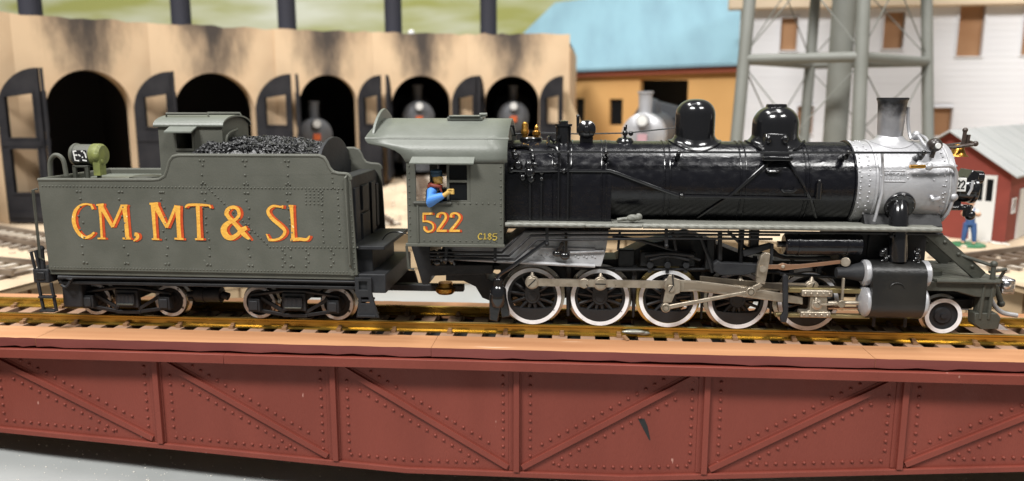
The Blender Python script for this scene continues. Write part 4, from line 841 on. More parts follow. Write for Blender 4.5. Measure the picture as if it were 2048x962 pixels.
m = MB(); c = at(891, 578, -1); m.lathe([(.01, -1.4), (2.2, -1.3), (2.9, -.6), (2.9, .4), (2.3, .8), (2.0, 2), (.01, 2)], c, 'Z', 24); m.build('drawbar_pin', brass, lo)
m = MB(); m.xz([(p.x, p.z) for p in (at(822, 492, -9), at(860, 492, -9), at(862, 530, -9), at(985, 530, -9), at(985, 548, -9), at(862, 552, -9), at(858, 568, -9), at(845, 570, -9), at(836, 540, -9))], -9, 9); m.build('cab_underframe', black, lo, smooth=0, bevel=.2)
rr = random.Random(5); m = MB()
for k in range(16): c = at(865 + rr.random() * 40, 497 + rr.random() * 30, -13); m.ball(c, rr.uniform(.5, 1.1), 8, 6)
m.tube([at(868, 500, -13), at(880, 520, -13), at(905, 515, -13), at(910, 530, -13)], .4, 6); m.build('cab_piping', gloss_smooth, lo)
# air tank, and dark gear behind the rods
m = MB(); a, b = at(1567, 488, -12), at(1722, 489, -12); m.tube([a + V(0, 0, 0), a + V(.4, 0, 0), a + V(5, 0, 0), b + V(-.4, 0, 0), b], [2.4, 2.85, 2.85, 2.85, 2.4], 28)
for t in (.18, .8): c = a.lerp(b, t); m.cyl(c + V(-.25, 0, 0), c + V(.25, 0, 0), 3.05, n=28)
m.cyl(a + V(-1.6, 0, 0), a, .8); m.build('air_tank', gloss, lo)
m = MB(); m.box(69, 76.5, -9, 9, 17, 28.8); m.box(76, 91, -9.6, 9.6, 19, 28); m.build('cylinder_saddle', black, lo, bevel=.4)
for px0, px1, y0, y1, Y in ((1280, 1392, 505, 533, -9), (1236, 1270, 500, 540, -8), (1410, 1432, 478, 540, -10), (1478, 1490, 458, 530, -11), (1500, 1520, 458, 505, -11)):
    a, b = at(px0, y1, Y), at(px1, y0, Y); m = MB(); m.box(a.x, b.x, Y, Y + 3, a.z, b.z); m.build('spring_hanger', black, fm, bevel=.4)
for px in (1137, 1268, 1405, 1544):
    a, b = at(px - 7, 640, -8), at(px + 7, 530, -8); m = MB(); m.hexa([(a.x + .4, -8.3, 2.2), (b.x - .4, -8.3, 2.2), (b.x - .4, -6.8, 2.2), (a.x + .4, -6.8, 2.2), (a.x, -8.3, b.z), (b.x, -8.3, b.z), (b.x, -6.8, b.z), (a.x, -6.8, b.z)]); m.build('brake_hanger', black, fm, bevel=.3)
for pts, Y, r in (([(1225, 472), (1300, 486), (1400, 520)], -10, .45), ([(1230, 540), (1420, 538)], -9, .4), ([(1290, 512), (1335, 506), (1388, 512)], -10.4, .5), ([(1300, 520), (1335, 512), (1378, 520)], -10.4, .4), ([(1400, 470), (1418, 520), (1425, 545)], -10.5, .5),
                  ([(1440, 462), (1440, 520)], -11, .6), ([(1455, 462), (1500, 500), (1560, 512)], -10, .45), ([(1545, 500), (1570, 515), (1660, 516)], -10, .5), ([(1345, 460), (1352, 500)], -12, .4), ([(1240, 460), (1236, 500)], -12.5, .35), ([(1560, 548), (1700, 556)], -10, .45), ([(1150, 536), (1420, 540), (1560, 545)], -8.2, .5)):
    MB().tube(smooth_path([at(a, b, Y) for a, b in pts], 4), r, 8).build('brake_rigging', black, fm)
for px in (1300, 1335, 1372, 1440, 1510, 1585, 1640):
    c = at(px, 530, -9.6); m = MB(); m.cyl(c + V(0, .8, 0), c + V(0, -.6, 0), .9, n=14); m.box(c.x - .5, c.x + .5, -9.6, -8.6, c.z - 2.2, c.z + 2.4); m.build('equalizer_pin', dull, fm, bevel=.1)
# ---------------- driving wheels
RD = 8.15; W1, WP = -13.08, 18.69; WX = [W1 + WP * k for k in range(5)]
ty = MB().lathe([(6.9, -9.15), (RD - .05, -9.15), (RD, -9.0), (RD - .12, -7.2), (RD + .85, -7.0), (RD + .85, -6.4), (6.9, -6.4)], axis='Y', n=64, closed=True)
ty_s = ty.mesh('tyre', [steel]); ty_b = ty.mesh('tyre', [brass_tyre])
wr_ = MB().lathe([(6.98, -9.16), (6.98, -9.30), (8.0, -9.30), (8.0, -9.16)], axis='Y', n=64, closed=True).mesh('white_rim', [white])
def centre():
    m = MB(); m.lathe([(6.2, -8.9), (6.95, -8.9), (6.95, -6.6), (6.2, -6.6)], axis='Y', n=56, closed=True)
    m.lathe([(.01, -9.2), (1.3, -9.2), (1.5, -9.0), (2.1, -9.0), (2.3, -8.7), (2.3, -6.6), (.01, -6.6)], axis='Y', n=28)
    for k in range(13):
        a = R(90 + k * 360 / 13); d = V(math.cos(a), 0, math.sin(a)); m.tube([d * 1.9 + V(0, -8.2, 0), d * 6.4 + V(0, -8.0, 0)], [.6, .42], 6)
    m.xz([(-6.2, -3.0), (-3.4, -3.55), (0, -3.7), (3.4, -3.55), (6.2, -3.0)] + arcpts(0, 0, 6.85, -26, -154, 20), -9.0, -7.2)
    m.xz(arcpts(0, 4.45, 1.9, -20, 200, 12) + [(-2.1, 0), (2.1, 0)], -9.15, -7.2); m.cyl((0, -11.2, 4.45), (0, -8.8, 4.45), 1.0)
    return m.mesh('driving_wheel', [M('wheel_black', (.011, .011, .012), .5, bump=.25, bscale=1200)])
dw = centre()
for i, x in enumerate(WX):
    for k in (0, 1):
        wl = put('driving_wheel', dw, lo, (x, 0, RD), math.pi * k); put('tyre', ty_b if i == 2 else ty_s, wl, (x, 0, RD)); put('white_rim', wr_, wl, (x, 0, RD))
    put('axle', ax_me, lo, (x, 0, RD))
lw = small_wheel_meshes(4.85); lwr = MB().lathe([(3.75, -8.96), (3.75, -9.12), (4.78, -9.12), (4.78, -8.96)], axis='Y', n=48, closed=True).mesh('white_rim', [white])
wheelset(lo, 97.3, 4.85, (lw[0], lwr, lw[2]))
m = MB(); m.box(88, 99, -3.5, 3.5, 3.8, 6.4); m.bar((99, -4, 5), (107, -4, 9), 2, 1.4); m.bar((99, 4, 5), (107, 4, 9), 2, 1.4); m.build('pony_truck', black, lo, bevel=.2)
# ---------------- rods, valve gear
PZ = RD + 4.45
def screw(m, c, r, slot=True, a=45):
    m.cyl(c + V(0, .8, 0), c + V(0, -.5, 0), r, n=24); 
def screws(parent, c, r, a):
    m = MB(); m.cyl(c + V(0, .6, 0), c + V(0, -.35, 0), r, n=24); o = m.build('crank_pin', nickel, parent, bevel=.12)
    d = V(math.cos(R(a)), 0, math.sin(R(a))); m = MB(); m.bar(c + V(0, -.36, 0) - d * r * .95, c + V(0, -.36, 0) + d * r * .95, r * .22, .08, (0, 1, 0)); m.build('slot', print_blk, o)
for sy in (-1, 1):
    Ys = sy * 10.6; yy = sorted((Ys, Ys + sy * .9)); f = sy
    for i in range(4):
        x0, x1 = WX[i], WX[i + 1]; m = MB(); h = 1.02
        m.xz([(x0 + 1.4, PZ - h), (x1 - 1.4, PZ - h), (x1 - 1.4, PZ + h), (x0 + 1.4, PZ + h)], *yy)
        rod = m.build('side_rod', nickel, lo, smooth=0, bevel=.15)
    for i, x in enumerate(WX):
        m = MB(); m.cyl((x, yy[0] - .15, PZ), (x, yy[1] + .1, PZ), 1.9, n=28); m.tube([(x, Ys + sy * .4, PZ + 1.5), (x, Ys + sy * .4, PZ + 2.9)], [.9, .3], 8); bo = m.build('rod_boss', nickel, lo, bevel=.15)
        if i in (0, 1, 4): screws(bo, V(x, Ys + sy * 1.15, PZ), 1.5, (45, 0, 70, 0, 70)[i]) if sy < 0 else None
    m = MB(); kx = X_(1168, 566, -11.5); m.cyl((kx, yy[0] - .3, PZ), (kx, yy[1] + .3, PZ), 1.45, n=8); m.build('rod_knuckle', nickel, lo, bevel=.15)
def plate(name, pts, Y, t, mat_=None, bevel=.15, par=None): return MB().xz([(p.x, p.z) for p in [at(a, b, Y) for a, b in pts]], Y, Y + t).build(name, mat_ or nickel, par or lo, smooth=0, bevel=bevel)
mr = plate('main_rod', [(1352, 560), (1395, 562), (1460, 570), (1560, 586), (1606, 595), (1606, 609), (1560, 604), (1460, 591), (1395, 583), (1352, 584)], -12.6, .9)
plate('rod_flute', [(1368, 565), (1395, 567), (1460, 574), (1545, 590), (1545, 597), (1460, 585), (1395, 577), (1368, 578)], -12.66, .1, M('rod_flute_metal', (.36, .30, .23), .45, .8), 0, mr)
plate('side_rod_rear', [(1400, 552), (1600, 571), (1735, 574), (1735, 583), (1600, 584), (1400, 562)], -11.7, .6, M('dark_rod', (.06, .05, .04), .5, .7, col2=(.13, .105, .075), scale=200))
ec = plate('eccentric_crank', [(1338, 551), (1347, 549), (1349, 556), (1361, 560), (1360, 586), (1350, 589), (1343, 606), (1326, 605), (1331, 580), (1328, 572)], -13.9, .9)
screws(ec, at(1342, 577, -14), 1.0, 60)
m = MB(); m.bar(at(1345, 549, -14.0), at(1347, 575, -14.0), .35, .3, (0, 1, 0)); m.build('crank_slot', print_blk, ec)
p, q = at(1331, 615, -14.6), at(1501, 583, -14.6)
m = MB(); m.hexa([p + V(0, -.4, -.6), q + V(0, -.4, -.45), q + V(0, .4, -.45), p + V(0, .4, -.6), p + V(0, -.4, .6), q + V(0, -.4, .45), q + V(0, .4, .45), p + V(0, .4, .6)]); er = m.build('eccentric_rod', nickel, lo, bevel=.15)
for c in (p, q):
    m = MB(); m.cyl(c + V(0, .7, 0), c + V(0, -.7, 0), 1.25, n=24); o = m.build('rod_end', nickel, er, bevel=.15); m = MB(); m.lathe([(.7, -.72), (.7, -.85), (.9, -.85), (.9, -.72)], c, 'Y', 20, closed=True); m.build('rivet_ring', steel, o)
plate('link_arm', [(1496, 578), (1520, 566), (1526, 572), (1503, 588)], -13.8, .8)
plate('expansion_link', [(1530, 505), (1541, 508), (1538, 530), (1534, 550), (1530, 569), (1513, 566), (1513, 550), (1516, 530), (1522, 512)], -13.6, 1.4)
m = MB(); m.cyl(at(1526, 538, -14.2), at(1526, 538, -12), .9, n=16); m.build('link_pin', nickel, lo)
plate('radius_rod', [(1535, 530), (1556, 530), (1566, 526), (1576, 529), (1600, 529), (1682, 520), (1683, 527), (1600, 537), (1576, 540), (1566, 541), (1556, 538), (1535, 538)], -13.0, .8, copper)
m = MB(); m.cyl(at(1691, 524, -13.6), at(1691, 524, -11.8), 1.25, n=24); m.cyl(at(1566, 533, -13.3), at(1566, 533, -12), .5, n=12); m.build('valve_pin', nickel, lo, bevel=.15)
plate('link_bracket', [(1427, 528), (1436, 521), (1445, 526), (1515, 529), (1528, 532), (1526, 545), (1505, 547), (1490, 551), (1440, 551), (1428, 543)], -12.4, 3, dull, .4)
plate('reverse_arm', [(1485, 501), (1495, 498), (1540, 486), (1547, 488), (1546, 496), (1498, 512), (1488, 514)], -12.2, 1.2, dull, .3)
plate('valve_hanger', [(1542, 488), (1548, 488), (1545, 528), (1539, 528)], -12.6, .8, dull, .1)
m = MB(); a, b = at(1575, 579, -12.6), at(1738, 578, -12.6); m.box(a.x, b.x, -13.4, -11.6, a.z - .62, a.z + .62); m.build('guide_bar', M('yellowed_guide', (.42, .34, .17), .35, .85, col2=(.3, .24, .12), scale=200), lo, bevel=.12)
a2, b2_ = at(1550, 629, -12.6), at(1738, 629, -12.6); m = MB(); m.box(a2.x, b2_.x, -13.4, -11.6, a2.z - .5, a2.z + .5); m.build('guide_bar', MATS['yellowed_guide'], lo, bevel=.12)
ch = plate('crosshead', [(1621, 592), (1655, 592), (1655, 622), (1662, 626), (1604, 626), (1619, 621)], -14.2, 2.2, nickel, .25)
for (x0, x1, y0, y1) in ((1603, 1666, 581, 593), (1600, 1662, 624, 635)):
    a, b = at(x0, y1, -14.4), at(x1, y0, -14.4); m = MB(); m.box(a.x, b.x, -14.6, -11.4, a.z, b.z); sh = m.build('crosshead_shoe', nickel, ch, bevel=.3)
    m = MB()
    for k in range(5): m.rivet((a.x + .9 + (b.x - a.x - 1.8) * k / 4, -14.6, (a.z + b.z) / 2), (0, -1, 0), .38)
    m.build('shoe_bolts', nickel, sh)
m = MB(); c = at(1634, 609, -14.6); m.lathe([(.01, -.6), (.9, -.6), (1.0, -.3), (1.5, -.1), (1.5, .5)], c, 'Y', 22); m.tube([c + V(-.3, 0, .9), c + V(-.3, 0, 1.9)], [.7, .3], 8); m.bar(c + V(.5, -.1, 0), at(1682, 608, -14.7), .5, .75, (0, 1, 0)); m.build('union_link', nickel, ch, bevel=.08)
m = MB(); m.bar(at(1687, 556, -14.4), at(1683, 606, -14.4), .6, .9, (0, 1, 0)); c = at(1683, 608, -14.8); m.cyl(c + V(0, .8, 0), c + V(0, -.3, 0), 1.0, n=20); m.build('combination_lever', nickel, lo, bevel=.1)
MB().cyl(at(1655, 606, -13), at(1740, 606, -13), .62, n=14).build('piston_rod', nickel, lo)
MB().cyl(at(1655, 616, -12), at(1740, 616, -12), .42, n=12).build('drain_rod', copper, lo)
plate('guide_yoke', [(1566, 552), (1571, 548), (1577, 553), (1577, 630), (1573, 646), (1562, 645), (1561, 635), (1567, 625)], -15.2, 1.2, dull, .3)
m = MB(); c0 = at(1672, 545, -13); c1 = at(1735, 543, -13); m.tube([c0, c0 + V(2, 0, 0), c1], [1.35, 1.55, 2.9], 22); m.build('valve_stem_guide', dull, lo)
# ---------------- cylinders
CX0, CX1 = X_(1741, 590, -16), X_(1849, 590, -16); ZV, ZL = 17.2, 9.7
for sy in (-1, 1):
    yc = sy * 13.0
    o = [(yc + sy * 3.9 * math.cos(R(t)) , ZV + 3.2 * math.sin(R(t))) for t in range(0, 101, 10)] + [(yc - sy * 4, ZV + 3.2), (yc - sy * 4, ZL - 4.6)] + [(yc + sy * 4.2 * math.cos(R(t)), ZL + .4 + 5.0 * math.sin(R(t))) for t in range(-100, 1, 10)]
    m = MB(); m.yz(o, CX0, CX1); cy = m.build('cylinder_block', M('cylinder_black_%d' % (sy + 2), (.008, .008, .008), .42, col2=(.016, .015, .013), scale=120, bump=.3, bscale=900), lo, smooth=30, bevel=.3)
    for x, d in ((CX0, -1), (CX1, 1)):
        m = MB(); m.lathe([(3.3, 0), (3.45, d * .4), (3.45, d * 1.3), (2.9, d * 1.7), (.01, d * 1.8)], (x, yc, ZV), 'X', 32); m.build('valve_cover', silver, cy)
        m = MB(); m.lathe([(4.2, 0), (4.3, d * .3), (4.2, d * .8), (3.2, d * 1.5), (1.4, d * 1.9), (.01, d * 1.9)], (x, yc, ZL), 'X', 32); cvr = m.build('cylinder_cover', silver, cy)
        m = MB()
        for k in range(10): t = R(k * 36); m.rivet((x + d * .85, yc + 3.7 * math.cos(t), ZL + 3.7 * math.sin(t)), (d, 0, 0), .35)
        m.build('cover_bolts', silver, cvr)
    m = MB(); m.lathe([(1.5, 0), (1.7, sy * .0 + .01), (1.7, .0)], (0, 0, 0), 'Y', 8) if 0 else None
    if sy < 0: MB().tube([(at(1795 + 15 * math.cos(R(t)), 578 - 12 * math.sin(R(t)), -17.3).x, -17.2, at(1795 + 15 * math.cos(R(t)), 578 - 12 * math.sin(R(t)), -17.3).z) for t in range(10, 171, 16)], .12, 6).build('cover_ridge', cy.data.materials[0], cy)
    for x in (CX0 + 2.5, CX1 - 3): m = MB(); m.cyl((x, yc, ZL - 4), (x, yc, ZL - 7), .45, n=10); m.build('drain_cock', dull, cy)
    # steam pipe
    pts = [at(1797, 402, -9.2), at(1797, 430, -11.6), at(1796, 470, -12.6), at(1795, 522, -13)]
    pts = [V(p.x, sy * abs(p.y), p.z) for p in pts]; m = MB(); m.tube(smooth_path(pts, 4), 2.35, 20); sp = m.build('steam_pipe', gloss_smooth, lo)
    c = V(pts[0].x, sy * 10.1, ZC - 5.0); nrm = V(0, sy * .92, -.36).normalized(); m = MB(); m.cyl(c - nrm * 1.2, c + nrm * .75, 4.1, 3.8, 28); fl = m.build('pipe_flange', gloss_smooth, sp, bevel=.3)
    m = MB(); u = nrm.orthogonal().normalized(); v_ = nrm.cross(u)
    for k in range(12): t = R(k * 30 + 8); m.rivet(c + nrm * .75 + (u * math.cos(t) + v_ * math.sin(t)) * 3.3, nrm, .32)
    m.build('flange_bolts', gloss_smooth, fl)
m = MB(); rr = random.Random(9)
for px in (1771, 1834):
    for k in range(7): c = at(px + rr.uniform(-8, 8), 500 + k * 4.5, -13.6); m.ball(c, rr.uniform(.45, .85), 10, 7)
    m.cyl(at(px, 495, -13.4), at(px, 528, -13.4), .55, n=10)
m.build('relief_valves', gloss_smooth, lo)
MB().tube([at(1764, 306, -11.6), skin_pt(1766, 345, .3), skin_pt(1764, 385, .3), at(1752, 430, -12), at(1748, 443, -12)], .38, 8).build('bell_pipe', silver, lo)
# ---------------- pilot
pd = [at(1838, 520, -9), at(1866, 545, -12.5), at(1990, 563, -12.5), at(1990, 552, -12)]
Xp0, Xp1 = 91.5, 108.6; zp = 15.6
m = MB(); m.xy([(Xp0, -8), (93, -12.6), (Xp1, -12.6), (Xp1 + .8, -11.8), (Xp1 + .8, 11.8), (Xp1, 12.6), (93, 12.6), (Xp0, 8)], zp - .7, zp); dk = m.build('pilot_deck', deck_t, lo, smooth=0, bevel=.15)
m = MB(); m.tube([(93, -12.6, zp - .4), (Xp1, -12.6, zp - .4), (Xp1 + .8, -11.8, zp - .4), (Xp1 + .8, 11.8, zp - .4), (Xp1, 12.6, zp - .4), (93, 12.6, zp - .4)], .55, 8); m.build('deck_edge', olive_dk, dk)
m = MB(); m.xz([(90, 15), (Xp1, 15), (Xp1, 11), (103, 11), (98, 12.4), (90, 12.4)], -12, 12, holes=[]); m.build('pilot_beam', olive_dk, dk, smooth=0, bevel=.3)
m = MB(); m.lathe([(2.6, 0), (2.6, 1.2), (1.6, 1.6), (.01, 1.8)], (94.4, -6, zp), 'Z', 18); m.build('deck_cap', olive_dk, dk)
for sy in (-1, 1):
    a = V(90.6, sy * 9.4, 28.6); b = V(105.6, sy * 9.4, zp + .2); m = MB(); m.bar(a, b, .9, 3.3); st = m.build('pilot_brace', olive_dk, lo, bevel=.2)
    d = (b - a).normalized(); nn = V(-d.z, 0, d.x)
    m = MB()
    for t in (.3, .55, .8): m.rivet(a.lerp(b, t) + V(0, sy * .45, 0) + nn * .5, (0, sy, 0), .55)
    m.build('brace_bolts', olive_dk, st)
    m = MB(); m.bar((106.8, sy * 10, 15), (106.2, sy * 10, 4.4), 2.6, 3.2, (1, 0, 0)); m.xz([(103.8, 6.6), (109.6, 6.6), (110.6, 5.4), (110.2, 2.4), (105.6, 2.2), (104, 3.4)], sy * 10 - 2, sy * 10 + 2); fs_ = m.build('pilot_step', olive_dk, lo, bevel=.3)
    for x in (105.2, 107.4): MB().tube([(x + .3, sy * 11.8, 14.4), (x, sy * 11.8, 5)], .5, 8).build('step_rod', olive_dk, fs_)
    m = MB(); m.hexa([(109.8, sy * 10 - 1.8, 2.2), (113, sy * 10 - 1.6, 2.0), (113, sy * 10 + 1.6, 2.0), (109.8, sy * 10 + 1.8, 2.2), (109.6, sy * 10 - 1.8, 4.4), (109.8, sy * 10 - 1.8, 4.2), (109.8, sy * 10 + 1.8, 4.2), (109.6, sy * 10 + 1.8, 4.4)]); m.build('step_tread', silver_dk, fs_)
    m = MB(); c = V(107.6, sy * 11.4, zp); m.cyl(c, c + V(0, 0, 3.6), .7, .55, 12); m.ball(c + V(0, 0, 4.1), .9); m.build('flag_post', olive_dk, lo)
    MB().tube([(107.4, sy * 11.2, zp + 3.6), (100, sy * 9.5, zp + 6.0), (96, sy * 8, zp + 7.6)], .45, 8).build('deck_rail', olive_dk, lo)
m = MB(); m.box(96, 105.5, -7.2, 7.2, 6.4, 9.2); m.build('pilot_frame', black, lo, bevel=.3)
MB().tube([(107, -10.6, 17.4), (111.6, -9.6, 18.0), (112.2, -8, 17.2), (111.6, -6.5, 14)], .4, 8).build('uncoupling_lever', olive_dk, lo)
c = at(2003, 568, -2)
m = MB(); m.box(c.x - 1.7, c.x + 2.0, -5.4, .6, c.z - 2.1, c.z + 2.1); m.box(108.6, c.x - 1, -2, 1, c.z - 1.2, c.z + 1.2); cp = m.build('coupler', chrome, lo, bevel=.5)
m = MB(); m.ball((c.x - .6, -5.5, c.z + .4), (1.3, .8, 1.3)); m.cyl((c.x + .3, -1, c.z - 2.6), (c.x + .3, -1, c.z + 2.4), .5); m.build('knuckle', chrome, cp)
MB().tube(smooth_path([at(1982, 566, -8), at(1980, 590, -8), at(1988, 610, -8), at(2005, 625, -8), at(2034, 631, -8)], 5), .62, 10).build('air_hose', silver_dk, lo)
m = MB(); m.tube([at(1990, 572, -6), at(1997, 590, -6), at(2003, 608, -6)], .75, 10); m.ball(at(2002, 607, -6), 1); m.build('hose_stub', olive_dk, lo)

# ---------------- cab
cb0, cb1 = X_(815, 450, -17), X_(1007, 450, -17)
wA, wB = at(832, 404, -17), at(940, 330, -17)
for sy in (-1, 1):
    m = MB(); m.xz([(cb0, 24.0), (cb1, 24.0), (cb1, 46.2), (cb0, 46.2)], sy * 17, sy * 16.3, holes=[[(wA.x, wA.z), (wB.x, wA.z), (wB.x, wB.z + .2), (wA.x, wB.z + .2)]]); cs = m.build('cab_side', olive, lo, smooth=0, bevel=.1)
    sx0, sx1 = X_(893, 370, -16.9), X_(939, 370, -16.9); zm = at(915, 363, -16.9).z
    m = MB(); yy = sorted((sy * 16.75, sy * 16.2)); zt = wB.z + .3
    m.xz([(sx0, wA.z - .1), (sx1 + .2, wA.z - .1), (sx1 + .2, zt), (sx0, zt)], *yy, holes=[[(sx0 + .7, wA.z + .5), (sx1 - .7, wA.z + .5), (sx1 - .7, zm - .3), (sx0 + .7, zm - .3)], [(sx0 + .7, zm + .35), (sx1 - .7, zm + .35), (sx1 - .7, zt - .4), (sx0 + .7, zt - .4)]]); sh = m.build('window_sash', olive, cs, smooth=0, bevel=.06)
    for za, zb_ in ((wA.z + .4, zm - .2), (zm + .25, zt - .3)): m = MB(); m.box(sx0 + .6, sx1 - .6, *sorted((sy * 16.3, sy * 16.25)), za, zb_); m.build('pane', glassd, sh)
    aw0, aw1 = X_(822, 322, -19), X_(948, 322, -19)
    m = MB(); zA = at(880, 314, -17).z + .3; zB = at(880, 329, -20).z
    m.hexa([(aw0, sy * 16.9, zA - .4), (aw1, sy * 16.9, zA - .4), (aw1, sy * 16.9, zA), (aw0, sy * 16.9, zA), (aw0 - .4, sy * 19.8, zB), (aw1, sy * 19.8, zB), (aw1, sy * 19.8, zB + .4), (aw0 - .4, sy * 19.8, zB + .4)]); m.build('awning', olive_roof, cs, smooth=0, bevel=.08)
    m = MB(); m.box(cb0 - .6, cb1 + .3, *sorted((sy * 17.3, sy * 15.8)), 23.2, 24.05); m.build('cab_sill', olive, cs, bevel=.15)
    m = MB(); m.tube([(wA.x - .6, sy * 17.05, wA.z - .2), (X_(903, 404, -17), sy * 17.05, wA.z - .2)], .55, 8); m.build('arm_rest', olive_dk, cs)
    m = MB(); xh = X_(834, 440, -17); m.box(xh, xh + .5, *sorted((sy * 17.3, sy * 16.9)), 24.2, wA.z - .4); m.build('cab_strip', olive, cs, bevel=.1)
    MB().tube([at(813, 492, -17) if sy < 0 else (cb0 - .3, 17, 23), (cb0 + .2, sy * 17.4, 17.2), (cb0 + 1.6, sy * 17.2, 17.0)], .35, 8).build('cab_grab', olive_dk, cs)
    rv = MB(); nr = (0, sy, 0); xx = cb0 + 2.8
    while xx < cb1 - .6: rv.rivet((xx, sy * 17, 24.9), nr, .24); xx += 1.62
    xx = X_(892, 407, -17)
    while xx < cb1 - .6: rv.rivet((xx, sy * 17, at(950, 407, -17).z), nr, .26); xx += 1.62
    z = 26
    while z < 45: rv.rivet((cb1 - .7, sy * 17, z), nr, .25); rv.rivet((cb0 + .7, sy * 17, z), nr, .25); z += 1.7
    tag(rv.build('rivets', olive, cs), kind='stuff')
    if sy < 0: paint_text('cab_number', ST3, (820, 400, 9.62), -17, cs, .62); paint_text('class_mark', ST4, (820, 400, 9.62), -17, cs, 0, M('dull_yellow_lettering', (.55, .40, .07), .5, col2=(.3, .22, .05), scale=900, bump=.3))
curve = [(17, 45.8, -46.3), (17, 46.8, -46.8), (16.95, 47.8, -47.6), (16.75, 48.8, -49.2), (16.3, 49.7, -52.0), (15.6, 50.5, -56.6), (14.9, 51.2, -57.4), (14.2, 51.9, -57.6), (13, 52.6, -57.4), (11, 53.6, -57), (8, 54.8, -56.4), (5, 55.7, -56), (2.5, 56.3, -55.8), (0, 56.6, -55.6)]
cur = [(-y, z, x) for y, z, x in curve] + [(y, z, x) for y, z, x in reversed(curve[:-1])]
m = MB(); nx = 6; vs = []
for y, z, x in cur: vs += [(x + (-19.4 - x) * k / nx, y, z) for k in range(nx + 1)]
m.add(vs, [(i * (nx + 1) + k, i * (nx + 1) + k + 1, (i + 1) * (nx + 1) + k + 1, (i + 1) * (nx + 1) + k) for i in range(len(cur) - 1) for k in range(nx)])
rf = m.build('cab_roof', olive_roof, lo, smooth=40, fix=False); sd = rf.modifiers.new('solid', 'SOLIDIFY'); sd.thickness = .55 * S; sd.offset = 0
for sy in (-1, 1): MB().tube([(-57.6, sy * 14.45, 51.75), (-19.2, sy * 14.45, 51.75)], .42, 8).build('roof_seam', olive_roof, rf)
m = MB(); m.box(-37.2, -27.4, -4, 4, 56.5, 57.3); m.box(-36.6, -28, -4.4, 4.4, 57.3, 57.7); vt = m.build('roof_vent', olive_roof, rf, bevel=.1)
m = MB(); m.cyl((-28.4, -2, 57.9), (-26.6, -2, 57.9), .5); m.cyl((-28.4, 1, 57.9), (-26.6, 1, 57.9), .5); m.build('vent_hinge', olive_roof, vt)
# rolled-up rear lip of the roof
lip = [p for p in cur if abs(p[0]) < 13.1]; m = MB(); o_ = [(y, z) for y, z, x in lip]; o2 = [(y * .98, z + .6 + 2.4 * max(0, 1 - (y / 13.1) ** 2) ** .5) for y, z in reversed(o_)]
m.yz(o_ + o2, -56.2, -55.4); m.build('roof_lip', olive_roof, rf, smooth=30, bevel=.15)
m = MB(); fo = [(y, z - .3) for y, z, x in cur]; m.yz([(-16.4, 24.2), (-11.4, 24.2)] + [(-11.4, ZC)] + [(-11.4 * math.cos(R(t)), ZC + 11.4 * math.sin(R(t))) for t in range(10, 171, 10)] + [(11.4, ZC), (11.4, 24.2), (16.4, 24.2)] + [(y * .97, z - .4) for y, z in reversed(fo)], cb1 - .8, cb1 - .2); m.build('cab_front', olive, lo, smooth=0)
MB().tube([at(1018, 252, -4), at(1026, 252, -4), at(1030, 268, -4), at(1042, 268, -4)], .3, 6).build('roof_conduit', gloss_smooth, lo)
m = MB(); m.box(cb0 + .3, cb1 - 1, -16.2, 16.2, 23.9, 24.6); m.build('cab_floor', black, lo)
m = MB(); m.lathe([(.01, -33.5), (8, -33.4), (9.4, -32.8), (9.4, -21.2)], (0, 0, 38.5), 'X', 36); bh = m.build('backhead', black, lo)
m = MB(); m.box(-34, -21.5, -9, 9, 24.6, 36); m.build('firebox_back', black, lo)
m = MB(); m.tube([(-34.5, -9, 40), (-34.5, -10.5, 42)], .5); m.tube([(-34, -4, 45), (-35.4, -7, 46)], .35, 6); m.cyl((-34, 3, 42), (-33, 3, 42), 1.6); m.cyl((-34, -3, 46), (-33, -3, 46), 1.2); m.build('cab_controls', gloss_smooth, bh)
m = MB(); m.box(-43.5, -36, -15.6, -9, 30.4, 31.3); m.box(-42, -37.5, -14.5, -10.5, 24.6, 30.4); m.build('seat_box', black, lo)
m = MB(); m.box(-43.5, -36, 9, 15.6, 30.4, 31.3); m.box(-42, -37.5, 10.5, 14.5, 24.6, 30.4); m.build('seat_box', black, lo)

# ================================================================== ENGINEER (sits on the near seat, arm on the sill)
def remesh(o, vox=.16, sm=3):
    r = o.modifiers.new('remesh', 'REMESH'); r.mode = 'VOXEL'; r.voxel_size = vox * S; r.use_smooth_shade = True
    if sm: q = o.modifiers.new('smooth', 'SMOOTH'); q.iterations = sm; q.factor = .5
    return o
EC = V(-39.0, -13.8, 31.3)
en = thing('person', EC, 'cab crew figure in blue shirt and navy cap leaning on the cab window sill', 'person')
H = at(875, 356, -15.6)
m = MB(); hd = H
m.ball(hd, (1.35, 1.15, 1.65), 18, 14); m.ball(hd + V(.35, -.1, -.75), (1.0, .9, .9), 14, 10); m.ball(hd + V(1.3, -.25, -.15), (.38, .28, .35), 10, 8); m.ball(hd + V(1.0, -.3, .35), (.45, .75, .22), 10, 8); m.ball(hd + V(1.15, -.2, -.75), (.3, .5, .2), 10, 8); m.ball(hd + V(1.05, -.1, -1.2), (.45, .5, .4), 10, 8)
m.ball(hd + V(-.35, -1.1, -.1), (.35, .22, .5), 10, 8)
m.tube([hd + V(-.2, .1, -1), hd + V(-.5, .5, -2.6)], [.8, .95], 12)
sh_ = hd + V(-1.5, -.4, -3.4); el = at(862, 402, -18.0); wr = at(889, 390, -18.2); tor = hd + V(-.9, 1.2, -3.6)
m.tube([hd + V(-.5, .5, -2.4), tor, tor + V(-.3, 1.0, -4), EC + V(.4, 1.4, .8)], [.9, 2.2, 2.2, 2.0], 16); m.tube([sh_, el, wr], [.95, .8, .6], 12)
m.tube([tor + V(0, 2.6, 0), tor + V(1, 4, -3), tor + V(3.4, 3.6, -4)], [.95, .8, .6], 12)
